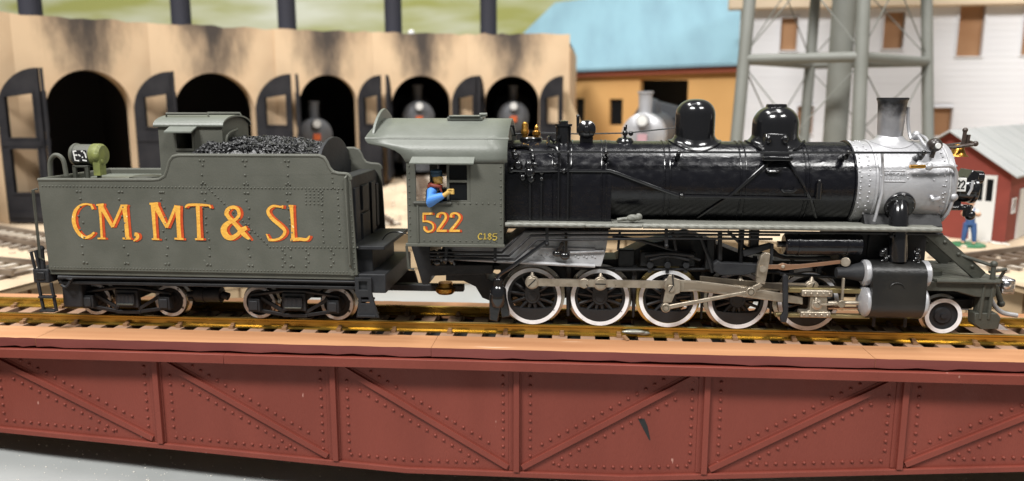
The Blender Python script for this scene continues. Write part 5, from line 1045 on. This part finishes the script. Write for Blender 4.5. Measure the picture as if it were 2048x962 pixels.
m.tube([EC + V(.4, .6, .8), EC + V(4.6, .6, .9), EC + V(4.9, .6, -4.6)], [1.2, 1.0, .8], 12); m.tube([EC + V(.4, 2.6, .8), EC + V(4.6, 2.8, .9), EC + V(4.9, 2.8, -4.6)], [1.2, 1.0, .8], 12); m.ball(EC + V(5.4, .6, -5.6), (1.3, .7, .7)); m.ball(EC + V(5.4, 2.8, -5.6), (1.3, .7, .7))
# hand: palm, four curled fingers and a thumb
pc = at(899, 383, -18.2); m.ball(pc, (.85, .55, .75), 12, 10); m.tube([wr, pc], [.6, .6], 10)
for k in range(4): b0 = pc + V(.45, -.35, .55 - .36 * k); m.tube([b0, b0 + V(.62, -.1, .02), b0 + V(.72, .35, -.05), b0 + V(.3, .55, -.08)], [.2, .19, .18, .16], 8)
m.tube([pc + V(-.2, -.45, .5), pc + V(.35, -.65, .62), pc + V(.8, -.45, .45)], [.24, .2, .17], 8)
bd = remesh(m.build('body', skin, en), .13, 2)
m = MB(); m.tube([sh_ + V(.5, .5, .4), sh_, el, wr + V(-.3, 0, -.1)], [1.0, 1.25, 1.12, .82], 16); m.ball(el, 1.12); m.ball(sh_ + V(.2, .2, .1), 1.3); m.tube([tor + V(0, 2.6, 0), tor + V(1, 4, -3), tor + V(3.2, 3.6, -4)], [1.2, 1.05, .85], 12)
remesh(m.build('shirt', blue_s, en), .14, 3)
m = MB(); m.tube([hd + V(-.5, .6, -2.6), tor, tor + V(-.3, 1.0, -4), EC + V(.4, 1.4, .9)], [1.1, 2.5, 2.5, 2.3], 18); m.tube([EC + V(.4, .6, .8), EC + V(4.6, .6, .9), EC + V(4.9, .6, -4.2)], [1.45, 1.25, 1.05], 12); m.tube([EC + V(.4, 2.6, .8), EC + V(4.6, 2.8, .9), EC + V(4.9, 2.8, -4.2)], [1.45, 1.25, 1.05], 12)
remesh(m.build('vest', vest_m, en), .16, 3)
m = MB(); m.ball(hd + V(-.25, .05, 1.1), (1.6, 1.4, 1.25), 18, 12); m.ball(hd + V(-.3, .05, 1.9), (1.7, 1.5, .5), 16, 10); m.ball(hd + V(1.3, -.05, .72), (1.15, 1.1, .16), 16, 8); remesh(m.build('cap', navy, en), .12, 2)
m = MB(); q = hd + V(-.6, .2, -2.0)
m.tube(smooth_path([q + V(1.5 * math.cos(R(t)), 1.3 * math.sin(R(t)), .35 * math.cos(R(t + 180))) for t in range(0, 361, 45)], 3), .55, 10); m.ball(q + V(-1.3, -.6, -.2), (.9, .7, .6)); m.tube([q + V(1.2, -.8, -.5), q + V(1.9, -.9, -1.8)], [.5, .2], 8); remesh(m.build('neckerchief', scarf_m, en), .14, 2)

# ================================================================== ROUNDHOUSE
RH = 335.0; ZT = 107.5; ZA = 79.3
rh = thing('roundhouse', (TC.x + RH * math.cos(R(128.8)), RH * math.sin(R(128.8)), GZ), 'tan plaster roundhouse with sooty arches and open black doors', 'roundhouse')
bounds = [159.5, 147.1] + [(137.0 + 133.0) / 2, (124.7 + 119.57) / 2, (113.5 + 109.24) / 2, (102.24 + 98.22) / 2, 88.2]
leafs = {}
def polar(r, a, z=0): return V(TC.x + r * math.cos(R(a)), r * math.sin(R(a)), z)
for i, (ac, wd) in enumerate(zip(STALL, SW)):
    rad = wd / 2; zs = ZA - rad; d = V(math.cos(R(ac)), math.sin(R(ac)), 0)
    L0 = RH * math.tan(R(bounds[i] - ac)); L1 = RH * math.tan(R(ac - bounds[i + 1]))
    out = [(-L0, GZ + .2), (-rad, GZ + .2), (-rad, zs)] + [(rad * math.cos(R(t)), zs + rad * math.sin(R(t))) for t in range(172, 0, -8)] + [(rad, zs), (rad, GZ + .2), (L1, GZ + .2), (L1, ZT)] + [(L1 - (L0 + L1) * k / 12, ZT + random.uniform(-.9, .7)) for k in range(1, 12)] + [(-L0, ZT)]
    m = MB(); m.prism([(a, b - ZA) for a, b in out], [], lambda a, b, y: (a, y, b), -1.5, 8)
    me = m.mesh('front_wall', [plaster], smooth=0); c = polar(RH, ac, ZA); bay = put('front_wall', me, rh, c, R(ac - 90))
    sx = V(math.sin(R(ac)), -math.cos(R(ac)), 0)          # to the right along the wall, seen from the pit
    for side in (-1, 1):
        fi = (134 if side > 0 else 99) + (0, -30, 4, -3, 5, 8)[i] * (1 if side > 0 else 0)
        if i == 1: fi = 132 if side > 0 else 106
        if i == 0 and side > 0: fi = 118
        n = 14; wdt = rad - .3
        zl = GZ + 1 + lift(ac, 320); lf = [(0, zl)] + [(wdt, zl)] + [(wdt - wdt * t / n, zs + math.sqrt(max(0, rad * rad - (wdt * t / n) ** 2)) - .4) for t in range(n + 1)]
        holes = [[(wdt * .28, 47), (wdt * .86, 47), (wdt * .86, 66), (wdt * .28, 64)]] if i else [[(wdt * .2, 43), (wdt * .84, 43), (wdt * .84, 66), (wdt * .2, 64)], [(wdt * .2, 14), (wdt * .84, 14), (wdt * .84, 37), (wdt * .2, 37)]]
        m = MB(); m.prism(lf, holes, lambda a, b, y: (a, y, b), -.8, .8); me = m.mesh('door_leaf', [door_m], smooth=0)
        hinge = c + sx * side * (rad + .6) - d * 2.4; hinge.z = 0
        # direction of the leaf from its hinge
        v = sx * (-side * math.cos(R(fi))) - d * math.sin(R(fi))
        lfo = put('door_leaf', me, rh, hinge, math.atan2(v.y, v.x))
        m = MB(); hs = holes[0]; f_ = 1.1
        for hs in holes:
            ho = [(hs[0][0] - f_, hs[0][1] - f_), (hs[1][0] + f_, hs[1][1] - f_), (hs[2][0] + f_, hs[2][1] + f_), (hs[3][0] - f_, hs[3][1] + f_)]; m.prism(ho, [hs], lambda a, b, y: (a, y, b), -1.3, 1.3)
        put('window_frame', m.mesh('window_frame', [door_m], smooth=0), lfo, hinge)
        for zz in (zl + 4, 40):
            m = MB(); m.box(.8, wdt - .8, -1.3, 1.3, zz - 1.6, zz + 1.6); put('door_rail', m.mesh('door_rail', [door_m], smooth=0), lfo, hinge)
    # smoke jack
    if 1 <= i: pass
for px, wpx in ((65, 45), (364, 40), (575, 35), (787, 33), (977, 30)):
    Rj = 372; y0, y1 = 100, 420
    for _ in range(60):
        ym = (y0 + y1) / 2; q = at(px, 60, ym)
        if math.hypot(q.x - TC.x, q.y) < Rj: y0 = ym
        else: y1 = ym
    m = MB(); m.lathe([(6.2, ZT - 6), (6.2, 185), (8, 188), (8, 192), (.01, 192)], (q.x, q.y, 0), 'Z', 24); m.build('smoke_jack', jack_m, rh)
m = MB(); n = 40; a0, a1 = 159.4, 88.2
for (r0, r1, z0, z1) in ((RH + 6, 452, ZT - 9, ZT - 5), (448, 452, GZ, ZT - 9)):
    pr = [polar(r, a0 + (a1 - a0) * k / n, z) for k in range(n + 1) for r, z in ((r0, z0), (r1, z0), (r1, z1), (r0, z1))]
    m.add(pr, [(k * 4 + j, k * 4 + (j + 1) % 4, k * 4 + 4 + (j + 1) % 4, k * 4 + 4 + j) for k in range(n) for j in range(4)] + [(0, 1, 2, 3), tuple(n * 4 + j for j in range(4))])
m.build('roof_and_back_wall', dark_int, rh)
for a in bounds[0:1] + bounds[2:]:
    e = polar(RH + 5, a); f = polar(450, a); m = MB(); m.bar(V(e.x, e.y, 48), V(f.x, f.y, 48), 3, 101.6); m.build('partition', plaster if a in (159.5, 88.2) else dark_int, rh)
wp = [at(1132, 150, 335), at(1136, 190, 335), at(1182, 285, 335), at(1222, 400, 335)]
m = MB(); m.xz([(-9.5, GZ + .2), (wp[3].x, GZ + .2), (wp[2].x, wp[2].z), (wp[1].x, wp[1].z), (-9.5, wp[0].z)], 335, 343); m.build('wing_wall', tan_stone, rh, bevel=.6)
m = MB(); q = at(818, 66, 330); m.ball(V(q.x, 338, ZT + 1.5), 2.4, 12, 8); tag(m.build('plaster_knob', whitep, org=(q.x, 338, ZT)), 'small round white knob on top of the roundhouse wall', 'knob')

# ---------------- engines standing inside and behind
def parked(name, pos, ang, fmat, bmat, plate_m, label, length=80):
    o = thing(name, pos, label, 'locomotive', None); P_ = V(*pos); o.rotation_euler = (0, 0, R(ang)); o['org'] = (0, 0, 0)
    def B(m, nm, mt, bevel=0, par=None): q = m.build(nm, mt, None, org=(0, 0, 0), bevel=bevel); q.parent = par or o; q.location = (0, 0, 0); return q
    m = MB(); m.lathe([(11, 14), (11, 20), (11.2, 20.2), (11.2, length - 6)], (0, 0, 39), 'X', 40); B(m, 'boiler', bmat)
    m = MB(); m.lathe([(.01, -3), (5, -2.6), (8.4, -1.6), (9.6, -.6), (11, 0), (11.2, .4), (11.2, 14)], (0, 0, 39), 'X', 40); B(m, 'smokebox', fmat)
    m = MB(); m.lathe([(4, 48), (3.3, 51), (3.6, 60), (4.2, 60.4), (4.2, 61.4), (3, 61.4)], (7, 0, 0), 'Z', 24); B(m, 'smokestack', fmat)
    for x in (30, 48): B(MB().lathe([(4.6, 48), (4.6, 54), (3, 57), (.01, 58)], (x, 0, 0), 'Z', 24), 'dome', bmat)
    m = MB(); m.lathe([(.01, -6), (3.2, -6), (3.4, -5), (3.4, 0), (.01, 1)], (0, 0, 46.5), 'X', 20); h = B(m, 'headlight', fmat)
    m = MB(); m.lathe([(.01, -6.4), (2.6, -6.3), (2.6, -6.05)], (0, 0, 46.5), 'X', 20); B(m, 'lens', whitep, 0, h)
    m = MB(); m.box(-4.2, -3, -2.4, 2.4, 35.4, 39.6); B(m, 'number_plate', plate_m)
    m = MB(); m.box(-10, 0, -13, 13, 14, 16); m.box(-10, -8, -13, 13, 8, 16); m.hexa([(-18, -2, 2), (-10, -12, 2), (-10, 12, 2), (-18, 2, 2), (-10.2, -2, 10), (-9.8, -12, 10), (-9.8, 12, 10), (-10.2, 2, 10)]); B(m, 'pilot', black)
    m = MB(); m.box(2, length - 6, -6, 6, 6, 29); B(m, 'frame', black)
    for sy in (-1, 1):
        m = MB(); m.cyl((2, sy * 13, 11), (16, sy * 13, 11), 5, n=20); m.box(3, 15, *sorted((sy * 9, sy * 16)), 14, 22); B(m, 'cylinder_block', black)
        m = MB(); m.box(0, length - 14, *sorted((sy * 10, sy * 15)), 28, 29); B(m, 'running_board', black)
        for k in range(3):
            m = MB(); m.lathe([(.01, -9.2), (8, -9.2), (8, -7), (8.8, -6.8), (8.8, -6.2), (.01, -6.2)], (26 + 18 * k, 0, 8.1), 'Y', 28); q = B(m, 'driving_wheel', black)
            if sy > 0: q.rotation_euler = (0, 0, math.pi); q.location = V(2 * (26 + 18 * k), 0, 0) * S
    m = MB(); m.box(length - 16, length, -15, 15, 22, 46); m.yz([(-16, 46), (16, 46), (12, 53), (0, 56), (-12, 53)], length - 17, length + 1); B(m, 'cab', bmat, .3)
    return o
dgrey = M('dark_engine_grey', (.05, .055, .062), .55, bump=.2); dgrey2 = M('grey_engine_front', (.14, .145, .155), .5, .3)
lab = {3: 'dark parked engine with orange plate under the sooty arch behind the coal heap', 4: 'dark parked engine with red-orange plate under the arch behind the tender front', 5: 'dark parked engine with pale lamp under the arch behind the cab roof'}
for i in (3, 4, 5):
    off = {3: -1.2, 4: -.15, 5: .2}[i]
    parked('parked_locomotive', polar(RH + {3: 12, 4: 14, 5: 16}[i], STALL[i] - off, lift(STALL[i], 340)), STALL[i], dgrey2, dgrey, orange_pl, lab[i])
q = at(1285, 300, 236); LS = parked('parked_locomotive', V(q.x, 236, 0), 79, silver, dgrey, pink_m, 'parked engine with silver smokebox front before the blue roofed building', 100); LS.scale = (1.1, 1.1, 1.1)
# ---------------- blue roofed building
E0, E1 = at(985, 143, D=775), at(1482, 122, D=575); E0.z = E1.z = 90
d = (E1 - E0).normalized(); nb_ = V(-d.y, d.x, 0)
bb = thing('engine_shed', V(*((E0 + E1) / 2).xy, GZ), 'ochre building with pale blue corrugated roof and red-brown eave', 'building')
ln = (E1 - E0).length
def W2(s_, o_, z): p = E0 + d * s_ + nb_ * o_; return V(p.x, p.y, z)
def s_at(px): # distance along the wall under a picture column
    lo_, hi_ = -50, ln + 50
    for _ in range(50):
        mm = (lo_ + hi_) / 2; q = W2(mm, 0, 70) - CP; u = 1024 + FPX * q.dot(CR) / q.dot(CF)
        if u < px: lo_ = mm
        else: hi_ = mm
    return lo_
def h_at(px, py): q = W2(s_at(px), 0, 70); return at(px, py, q.y).z
holes = []
for (x0, x1, y0, y1) in ((1280, 1376, 160, 300), (1219, 1246, 198, 250), (1150, 1169, 197, 250)): holes.append([(s_at(x0), h_at(x0, y1)), (s_at(x1), h_at(x1, y1)), (s_at(x1), h_at(x1, y0)), (s_at(x0), h_at(x0, y0))])
m = MB(); m.prism([(0, GZ + .2), (ln, GZ + .2), (ln, 90), (0, 90)], holes, lambda a, b, y: W2(a, y, b), 0, 4); m.build('wall', orange_m, bb, smooth=0)
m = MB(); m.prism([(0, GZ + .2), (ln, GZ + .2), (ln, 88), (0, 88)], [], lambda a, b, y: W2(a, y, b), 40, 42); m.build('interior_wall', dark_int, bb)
for h in holes[1:]:
    m = MB(); m.prism(h, [], lambda a, b, y: W2(a, y, b), 2.5, 3); m.build('window', glassd, bb, smooth=0)
for e_ in (0, ln - 3): MB().prism([(4.1, GZ + .2), (95, GZ + .2), (95, 88), (4.1, 88)], [], lambda a, b, y: W2(y, a, b), e_, e_ + 3).build('end_wall', orange_m, bb)
m = MB(); m.prism([(-6, 83), (ln + 1, 83), (ln + 1, 90.4), (-6, 90.4)], [], lambda a, b, y: W2(a, y, b), -4.5, -1); m.build('eave_board', brown_m, bb, smooth=0)
m = MB(); k_ = 66; vs = []
for k in range(k_ * 2 + 1):
    s_ = -8 + (ln + 10) * k / (k_ * 2); e = .7 * (k % 2)
    vs += [W2(s_, -7, 89.6 + e), W2(s_, 95, 165 + e), W2(s_, 95, 163), W2(s_, -7, 87.6)]
m.add(vs, [(k * 4 + j, k * 4 + (j + 1) % 4, k * 4 + 4 + (j + 1) % 4, k * 4 + 4 + j) for k in range(k_ * 2) for j in range(4)]); m.build('roof', blue_m, bb, smooth=0)
m = MB(); m.prism([(-7, 88), (95, 163.5), (200, 88)], [], lambda a, b, y: W2(y, a, b), ln + 1, ln + 3); m.build('gable', orange_m, bb)
# ---------------- white building
F0, F1 = at(1482, 32, D=562), at(2140, 0, D=528); F0.z = F1.z = 0; d2_ = (F1 - F0).normalized(); n2_ = V(-d2_.y, d2_.x, 0); l2 = (F1 - F0).length
wb = thing('white_building', V(*((F0 + F1) / 2).xy, GZ), 'tall white sided building with beige cornice and brown windows behind the water tower', 'building')
def W3(s_, o_, z): p = F0 + d2_ * s_ + n2_ * o_; return V(p.x, p.y, z)
def s3(px, z=70):
    lo_, hi_ = -50, l2 + 80
    for _ in range(50):
        mm = (lo_ + hi_) / 2; q = W3(mm, 0, z) - CP; u = 1024 + FPX * q.dot(CR) / q.dot(CF)
        if u < px: lo_ = mm
        else: hi_ = mm
    return lo_
def h3(px, py): q = W3(s3(px), 0, 70); return at(px, py, q.y).z
holes = [[(s3(x0), h3(x0, y1)), (s3(x1), h3(x0, y1)), (s3(x1), h3(x0, y0)), (s3(x0), h3(x0, y0))] for (x0, x1, y0, y1) in ((1554, 1588, 36, 101), (1757, 1798, 24, 98), (1904, 1955, 12, 113), (2032, 2082, 5, 110), (1868, 1909, 215, 272), (1597, 1630, 212, 268))]
ztop = h3(1600, 12)
m = MB(); m.prism([(0, GZ + .2), (l2, GZ + .2), (l2, ztop), (0, ztop)], holes, lambda a, b, y: W3(a, y, b), 0, 4); wl_ = m.build('wall', whitew, wb, smooth=0)
z = 4.0; gaps = [(min(p[0] for p in h), max(p[0] for p in h), min(p[1] for p in h), max(p[1] for p in h)) for h in holes]
while z < ztop - 4:
    segs = [(0.0, l2)]
    for g0, g1, gz0, gz1 in gaps:
        if z + 4.3 > gz0 - .5 and z < gz1 + .5:
            segs = [q for s0, s1 in segs for q in ((s0, min(s1, g0 - .3)), (max(s0, g1 + .3), s1)) if q[1] - q[0] > .5] if any(s0 < g1 and s1 > g0 for s0, s1 in segs) else segs
    for s0, s1 in segs:
        m = MB(); m.hexa([W3(s0, -.47, z), W3(s1, -.47, z), W3(s1, 0, z), W3(s0, 0, z), W3(s0, -.38, z + 4.35), W3(s1, -.38, z + 4.35), W3(s1, 0, z + 4.35), W3(s0, 0, z + 4.35)]); m.build('siding_board', whitew, wl_, smooth=0)
    z += 4.4
m = MB(); m.prism([(-9, ztop - 2), (l2, ztop - 2), (l2, ztop + 6), (-9, ztop + 6)], [], lambda a, b, y: W3(a, y, b), -8, 4); m.build('cornice', beige, wb, bevel=.6)
m = MB(); m.prism([(2, ztop + 6), (l2, ztop + 6), (l2, ztop + 60), (2, ztop + 60)], [], lambda a, b, y: W3(a, y, b), 0, 4); m.build('upper_wall', whitew, wb)
for h in holes:
    s0 = min(p[0] for p in h); s1 = max(p[0] for p in h); z0 = min(p[1] for p in h); z1 = max(p[1] for p in h)
    m = MB(); m.prism([(s0 + .1, z0 + .1), (s1 - .1, z0 + .1), (s1 - .1, z1 - .1), (s0 + .1, z1 - .1)], [], lambda a, b, y: W3(a, y, b), 2.4, 3.2); wn = m.build('window', card, wb, smooth=0)
    m = MB(); m.prism([(s0 - .8, z0 - .8), (s1 + .8, z0 - .8), (s1 + .8, z1 + .8), (s0 - .8, z1 + .8)], [[(s0, z0), (s1, z0), (s1, z1), (s0, z1)]], lambda a, b, y: W3(a, y, b), -1.3, .2); m.build('frame', whitew, wn, smooth=0)
# ---------------- water tower
Lg = {'left': ((1473, 280), (1503, -40), 430), 'far': ((1608, 280), (1634, -40), 490), 'near': ((1716, 280), (1729, -40), 405), 'right': ((1856, 280), (1853, -40), 455)}
base = at(1668, 300, D=447); wt = thing('water_tower', V(base.x, base.y, GZ), 'grey-green water tower legs with thick riser pipe and rod bracing', 'water tower')
legs = {}
for k, ((xa, ya), (xb, yb), D_) in Lg.items():
    a = at(xa, ya, D=D_); b = at(xb, yb, D=D_); dd = (b - a) / (b.z - a.z); foot = a + dd * (GZ - a.z); top_ = a + dd * (165 - a.z); legs[k] = (foot, dd)
    m = MB(); m.tube([foot, top_], 3.4 if k in ('near', 'left') else 3.2, 18); lg = m.build('leg', tower_m, wt)
    m = MB(); m.box(foot.x - 6, foot.x + 6, foot.y - 6, foot.y + 6, GZ, GZ + 4); m.build('footing', tan_stone, lg)
def lp(k, z): f, dd = legs[k]; return f + dd * (z - GZ)
zc = at(1600, 117, D=420).z
for a, b in (('left', 'near'), ('near', 'right'), ('right', 'far'), ('far', 'left')): MB().tube([lp(a, zc), lp(b, zc)], 2.7, 14).build('cross_tube', tower_m, wt)
for a, b in (('left', 'near'), ('near', 'right'), ('right', 'far'), ('far', 'left')):
    for z0, z1 in ((8, zc - 3), (zc + 3, 160)):
        for p, q in ((a, b), (b, a)): MB().tube([lp(p, z0), lp(q, z1)], .36, 6).build('tie_rod', tower_m, wt)
m = MB(); m.cyl(V(base.x, base.y, GZ), V(base.x, base.y, 166), 6.4, n=28); m.build('riser_pipe', tower_m, wt)
tp = sum((lp(k, 165) for k in legs), V(0, 0, 0)) / 4
m = MB(); m.lathe([(10, -8), (30, 0), (38, 10), (38, 62), (0.01, 84)], V(tp.x, tp.y, 173), 'Z', 40); m.build('tank', tower_m, wt)
m = MB(); m.lathe([(42, 0), (42, 3), (.01, 3)], V(tp.x, tp.y, 163), 'Z', 40); m.build('balcony', tower_m, wt)
# ---------------- red shed: gable end with door toward the pit
hr = V(CR.x, CR.y, 0).normalized(); hf = V(-hr.y, hr.x, 0)
PK = at(1884, 470, D=380); PK.z = GZ; u = (hr - hf).normalized(); bkd = (hr + hf).normalized(); HW = 26.5
G0 = PK - u * HW; G1 = PK + u * HW; ws = (G1 - G0).length
rs = thing('red_shed', (G0 + G1) / 2, 'small barn-red shed with light grey roof and white glazed door', 'shed')
def W4(s_, o_, z): p = G0 + u * s_ + bkd * o_; return V(p.x, p.y, z)
def z4(px, py):
    q = W4(s4(px), 0, 15); return at(px, py, q.y).z
def s4(px): 
    q0, q1 = 0, ws
    for _ in range(40):
        mm = (q0 + q1) / 2; q = W4(mm, 0, 15) - CP
        if 1024 + FPX * q.dot(CR) / q.dot(CF) < px: q0 = mm
        else: q1 = mm
    return q0
sx_ = HW; zpk = z4(1884, 264); ze = z4(2004, 346)
dl, dr, dt, db = s4(1944), s4(1990), z4(1967, 350), z4(1967, 458)
left = 0.0
m = MB(); m.prism([(left, GZ + .1), (ws, GZ + .1), (ws, ze), (sx_, zpk), (left, ze)], [[(dl, GZ + .3), (dr, GZ + .3), (dr, dt), (dl, dt)]], lambda a, b, y: W4(a, y, b), 0, 1.6); m.build('gable_wall', barn, rs, smooth=0)
m = MB(); m.prism([(1.6, GZ + .1), (130, GZ + .1), (130, ze), (1.6, ze)], [[(6, 11), (11, 11), (11, 17), (6, 17)]], lambda a, b, y: W4(y, a, b), ws - 1.6, ws); m.prism([(1.6, GZ + .1), (130, GZ + .1), (130, ze), (1.6, ze)], [], lambda a, b, y: W4(y, a, b), left, left + 1.6); m.build('side_wall', barn, rs, smooth=0)
m = MB(); m.prism([(left, GZ + .1), (ws, GZ + .1), (ws, ze), (sx_, zpk), (left, ze)], [], lambda a, b, y: W4(a, y, b), 130, 131.6); m.build('gable_wall', barn, rs, smooth=0)
m = MB(); m.prism([(5.4, 10.4), (11.6, 10.4), (11.6, 17.6), (5.4, 17.6)], [[(6.2, 11.2), (10.8, 11.2), (10.8, 16.8), (6.2, 16.8)]], lambda a, b, y: W4(y, a, b), ws - .4, ws + .5); wn = m.build('window', whitep, rs, smooth=0)
m = MB(); m.prism([(6.1, 11.1), (10.9, 11.1), (10.9, 16.9), (6.1, 16.9)], [], lambda a, b, y: W4(y, a, b), ws - .8, ws - .6); m.build('pane', barn, wn, smooth=0)
m = MB(); m.prism([(17, GZ + .2), (48, GZ + .2), (48, 21), (17, 21)], [], lambda a, b, y: W4(y, a, b), ws + .05, ws + .8); m.build('side_door', whitep, rs)
w1, w2 = dl + (dr - dl) * .14, dl + (dr - dl) * .86; mid = (w1 + w2) / 2; zz0, zz1 = dt - (dt - db) * .48, dt - (dt - db) * .07
m = MB(); m.prism([(dl, GZ + .3), (dr, GZ + .3), (dr, dt), (dl, dt)], [[(w1, zz0), (mid - .6, zz0), (mid - .6, zz1), (w1, zz1)], [(mid + .6, zz0), (w2, zz0), (w2, zz1), (mid + .6, zz1)]], lambda a, b, y: W4(a, y, b), -.5, 1.0); dr_ = m.build('door', whitep, rs, smooth=0, bevel=.1)
for a, b in ((w1, mid - .6), (mid + .6, w2)): m = MB(); m.prism([(a - .1, zz0 - .1), (b + .1, zz0 - .1), (b + .1, zz1 + .1), (a - .1, zz1 + .1)], [], lambda a, b, y: W4(a, y, b), .3, .5); m.build('pane', glassd, dr_, smooth=0)
sl = (zpk - ze) / (ws - sx_)
for sg, e in ((1, ws + 3.2), (-1, left - 3.2)):
    zE = zpk - sl * abs(e - sx_) + .2; m = MB(); P = [(-4, 0), (136, 0)]
    vs = [W4(sx_, -4, zpk + .2), W4(e, -4, zE), W4(e, 136, zE), W4(sx_, 136, zpk + .2)]; m.hexa(vs + [p + V(0, 0, 1.0) for p in vs]); rfo = m.build('roof', shedroof, rs, smooth=0, bevel=.15)
    for o_ in (12, 36, 60, 84, 108): m = MB(); m.bar(W4(sx_, o_, zpk + 1.25), W4(e, o_, zE + 1.25), .5, .35); m.build('roof_seam', M('roof_seam_grey', (.36, .37, .36), .7) if 'roof_seam_grey' not in MATS else MATS['roof_seam_grey'], rfo)
m = MB()
rr = random.Random(4)
for k in range(60): s_ = rr.uniform(-2, ws + 3); p = W4(s_, -1.6 - rr.random() * 2.5, GZ + .2); m.ball(p, (rr.uniform(.5, 1.4), rr.uniform(.5, 1), rr.uniform(.3, .9)), 7, 5)
tag(m.build('shed_rubble', pebble), 'pale rubble along the foot of the red shed', 'rubble', kind='stuff')
# ---------------- worker figure on a green base
MP = at(1936, 487, Z=GZ + 1.0); MP.z = GZ
wk = thing('person', MP, 'standing worker figure in blue bib overalls and pale shirt on a green base', 'person')
fw = (CP - MP); fw.z = 0; fw.normalize(); rt = V(-fw.y, fw.x, 0) * 1.0
def B4(x, y, z): return MP + rt * x + fw * y + V(0, 0, z)
m = MB(); m.lathe([(7.2, 0), (7.2, .7), (6.8, 1.0), (.01, 1.0)], MP, 'Z', 28); bs = m.build('base', base_g, wk)
def figure(m, g=0):
    m.tube([B4(-1.2, 0, 10.4), B4(-1.7, .1, 6.2), B4(-2.0, 0, 2)], [1.25 + g, .95 + g, .65 + g], 12); m.tube([B4(1.2, 0, 10.4), B4(1.9, .1, 6.2), B4(2.3, 0, 2)], [1.25 + g, .95 + g, .65 + g], 12)
m = MB(); figure(m); m.tube([B4(0, 0, 10), B4(0, .1, 12.4), B4(0, 0, 16.2), B4(0, 0, 17.3)], [1.7, 1.5, 1.75, .8], 16); m.tube([B4(0, 0, 17), B4(0, .1, 18.2)], .7, 10); m.ball(B4(0, .2, 19.6), (1.15, 1.2, 1.5), 16, 12); m.ball(B4(0, 1.3, 19.4), (.25, .35, .35), 8, 6); m.ball(B4(0, 1.0, 18.7), (.5, .35, .2), 8, 6)
for s_ in (-1, 1):
    m.tube([B4(s_ * 1.7, 0, 16.4), B4(s_ * 3.0, .4, 14.2), B4(s_ * 2.6, 1.8, 14.8)], [.85, .7, .5], 12); h = B4(s_ * 2.2, 2.5, 15.1); m.ball(h, .55, 10, 8)
    for k in range(4): m.tube([h + V(0, 0, .35 - .24 * k), h + rt * (-s_ * .5) + fw * .35 + V(0, 0, .35 - .24 * k), h + rt * (-s_ * .75) + V(0, 0, .3 - .24 * k)], .15, 6)
    m.tube([h + V(0, 0, .3), h + rt * (-s_ * .4) + V(0, 0, .75)], .17, 6); m.ball(B4(s_ * 2.15, .6, 1.5), (.7, .95, .55), 10, 8)
remesh(m.build('body', skin2, wk), .17, 2)
m = MB(); m.tube([B4(0, 0, 12), B4(0, 0, 16.2), B4(0, 0, 17.3)], [1.75, 1.95, 1.0], 16)
for s_ in (-1, 1): m.tube([B4(s_ * 1.6, 0, 16.4), B4(s_ * 2.9, .35, 14.5)], [1.05, .95], 12)
remesh(m.build('shirt', shirt_w, wk), .18, 2)
m = MB(); figure(m, .25); m.tube([B4(0, 0, 9.6), B4(0, .1, 12.4), B4(0, .25, 13.4)], [2.0, 1.9, 1.9], 16); m.hexa([B4(-1.3, 1.2, 13), B4(1.3, 1.2, 13), B4(1.3, 2.2, 13), B4(-1.3, 2.2, 13), B4(-1.2, 1.4, 16), B4(1.2, 1.4, 16), B4(1.2, 2.2, 16), B4(-1.2, 2.2, 16)])
for s_ in (-1, 1): m.tube([B4(s_ * 1.0, 2.0, 15.8), B4(s_ * 1.1, .9, 17.3), B4(s_ * 1.0, -1.6, 16.6), B4(s_ * .7, -2.0, 13)], .3, 8)
remesh(m.build('overalls', overall_m, wk), .18, 2)
m = MB(); m.ball(B4(0, 0, 20.4), (1.3, 1.3, .9), 14, 10); m.ball(B4(0, 1.1, 20.1), (.9, .8, .15), 10, 6); remesh(m.build('cap', overall_m, wk), .16, 1)
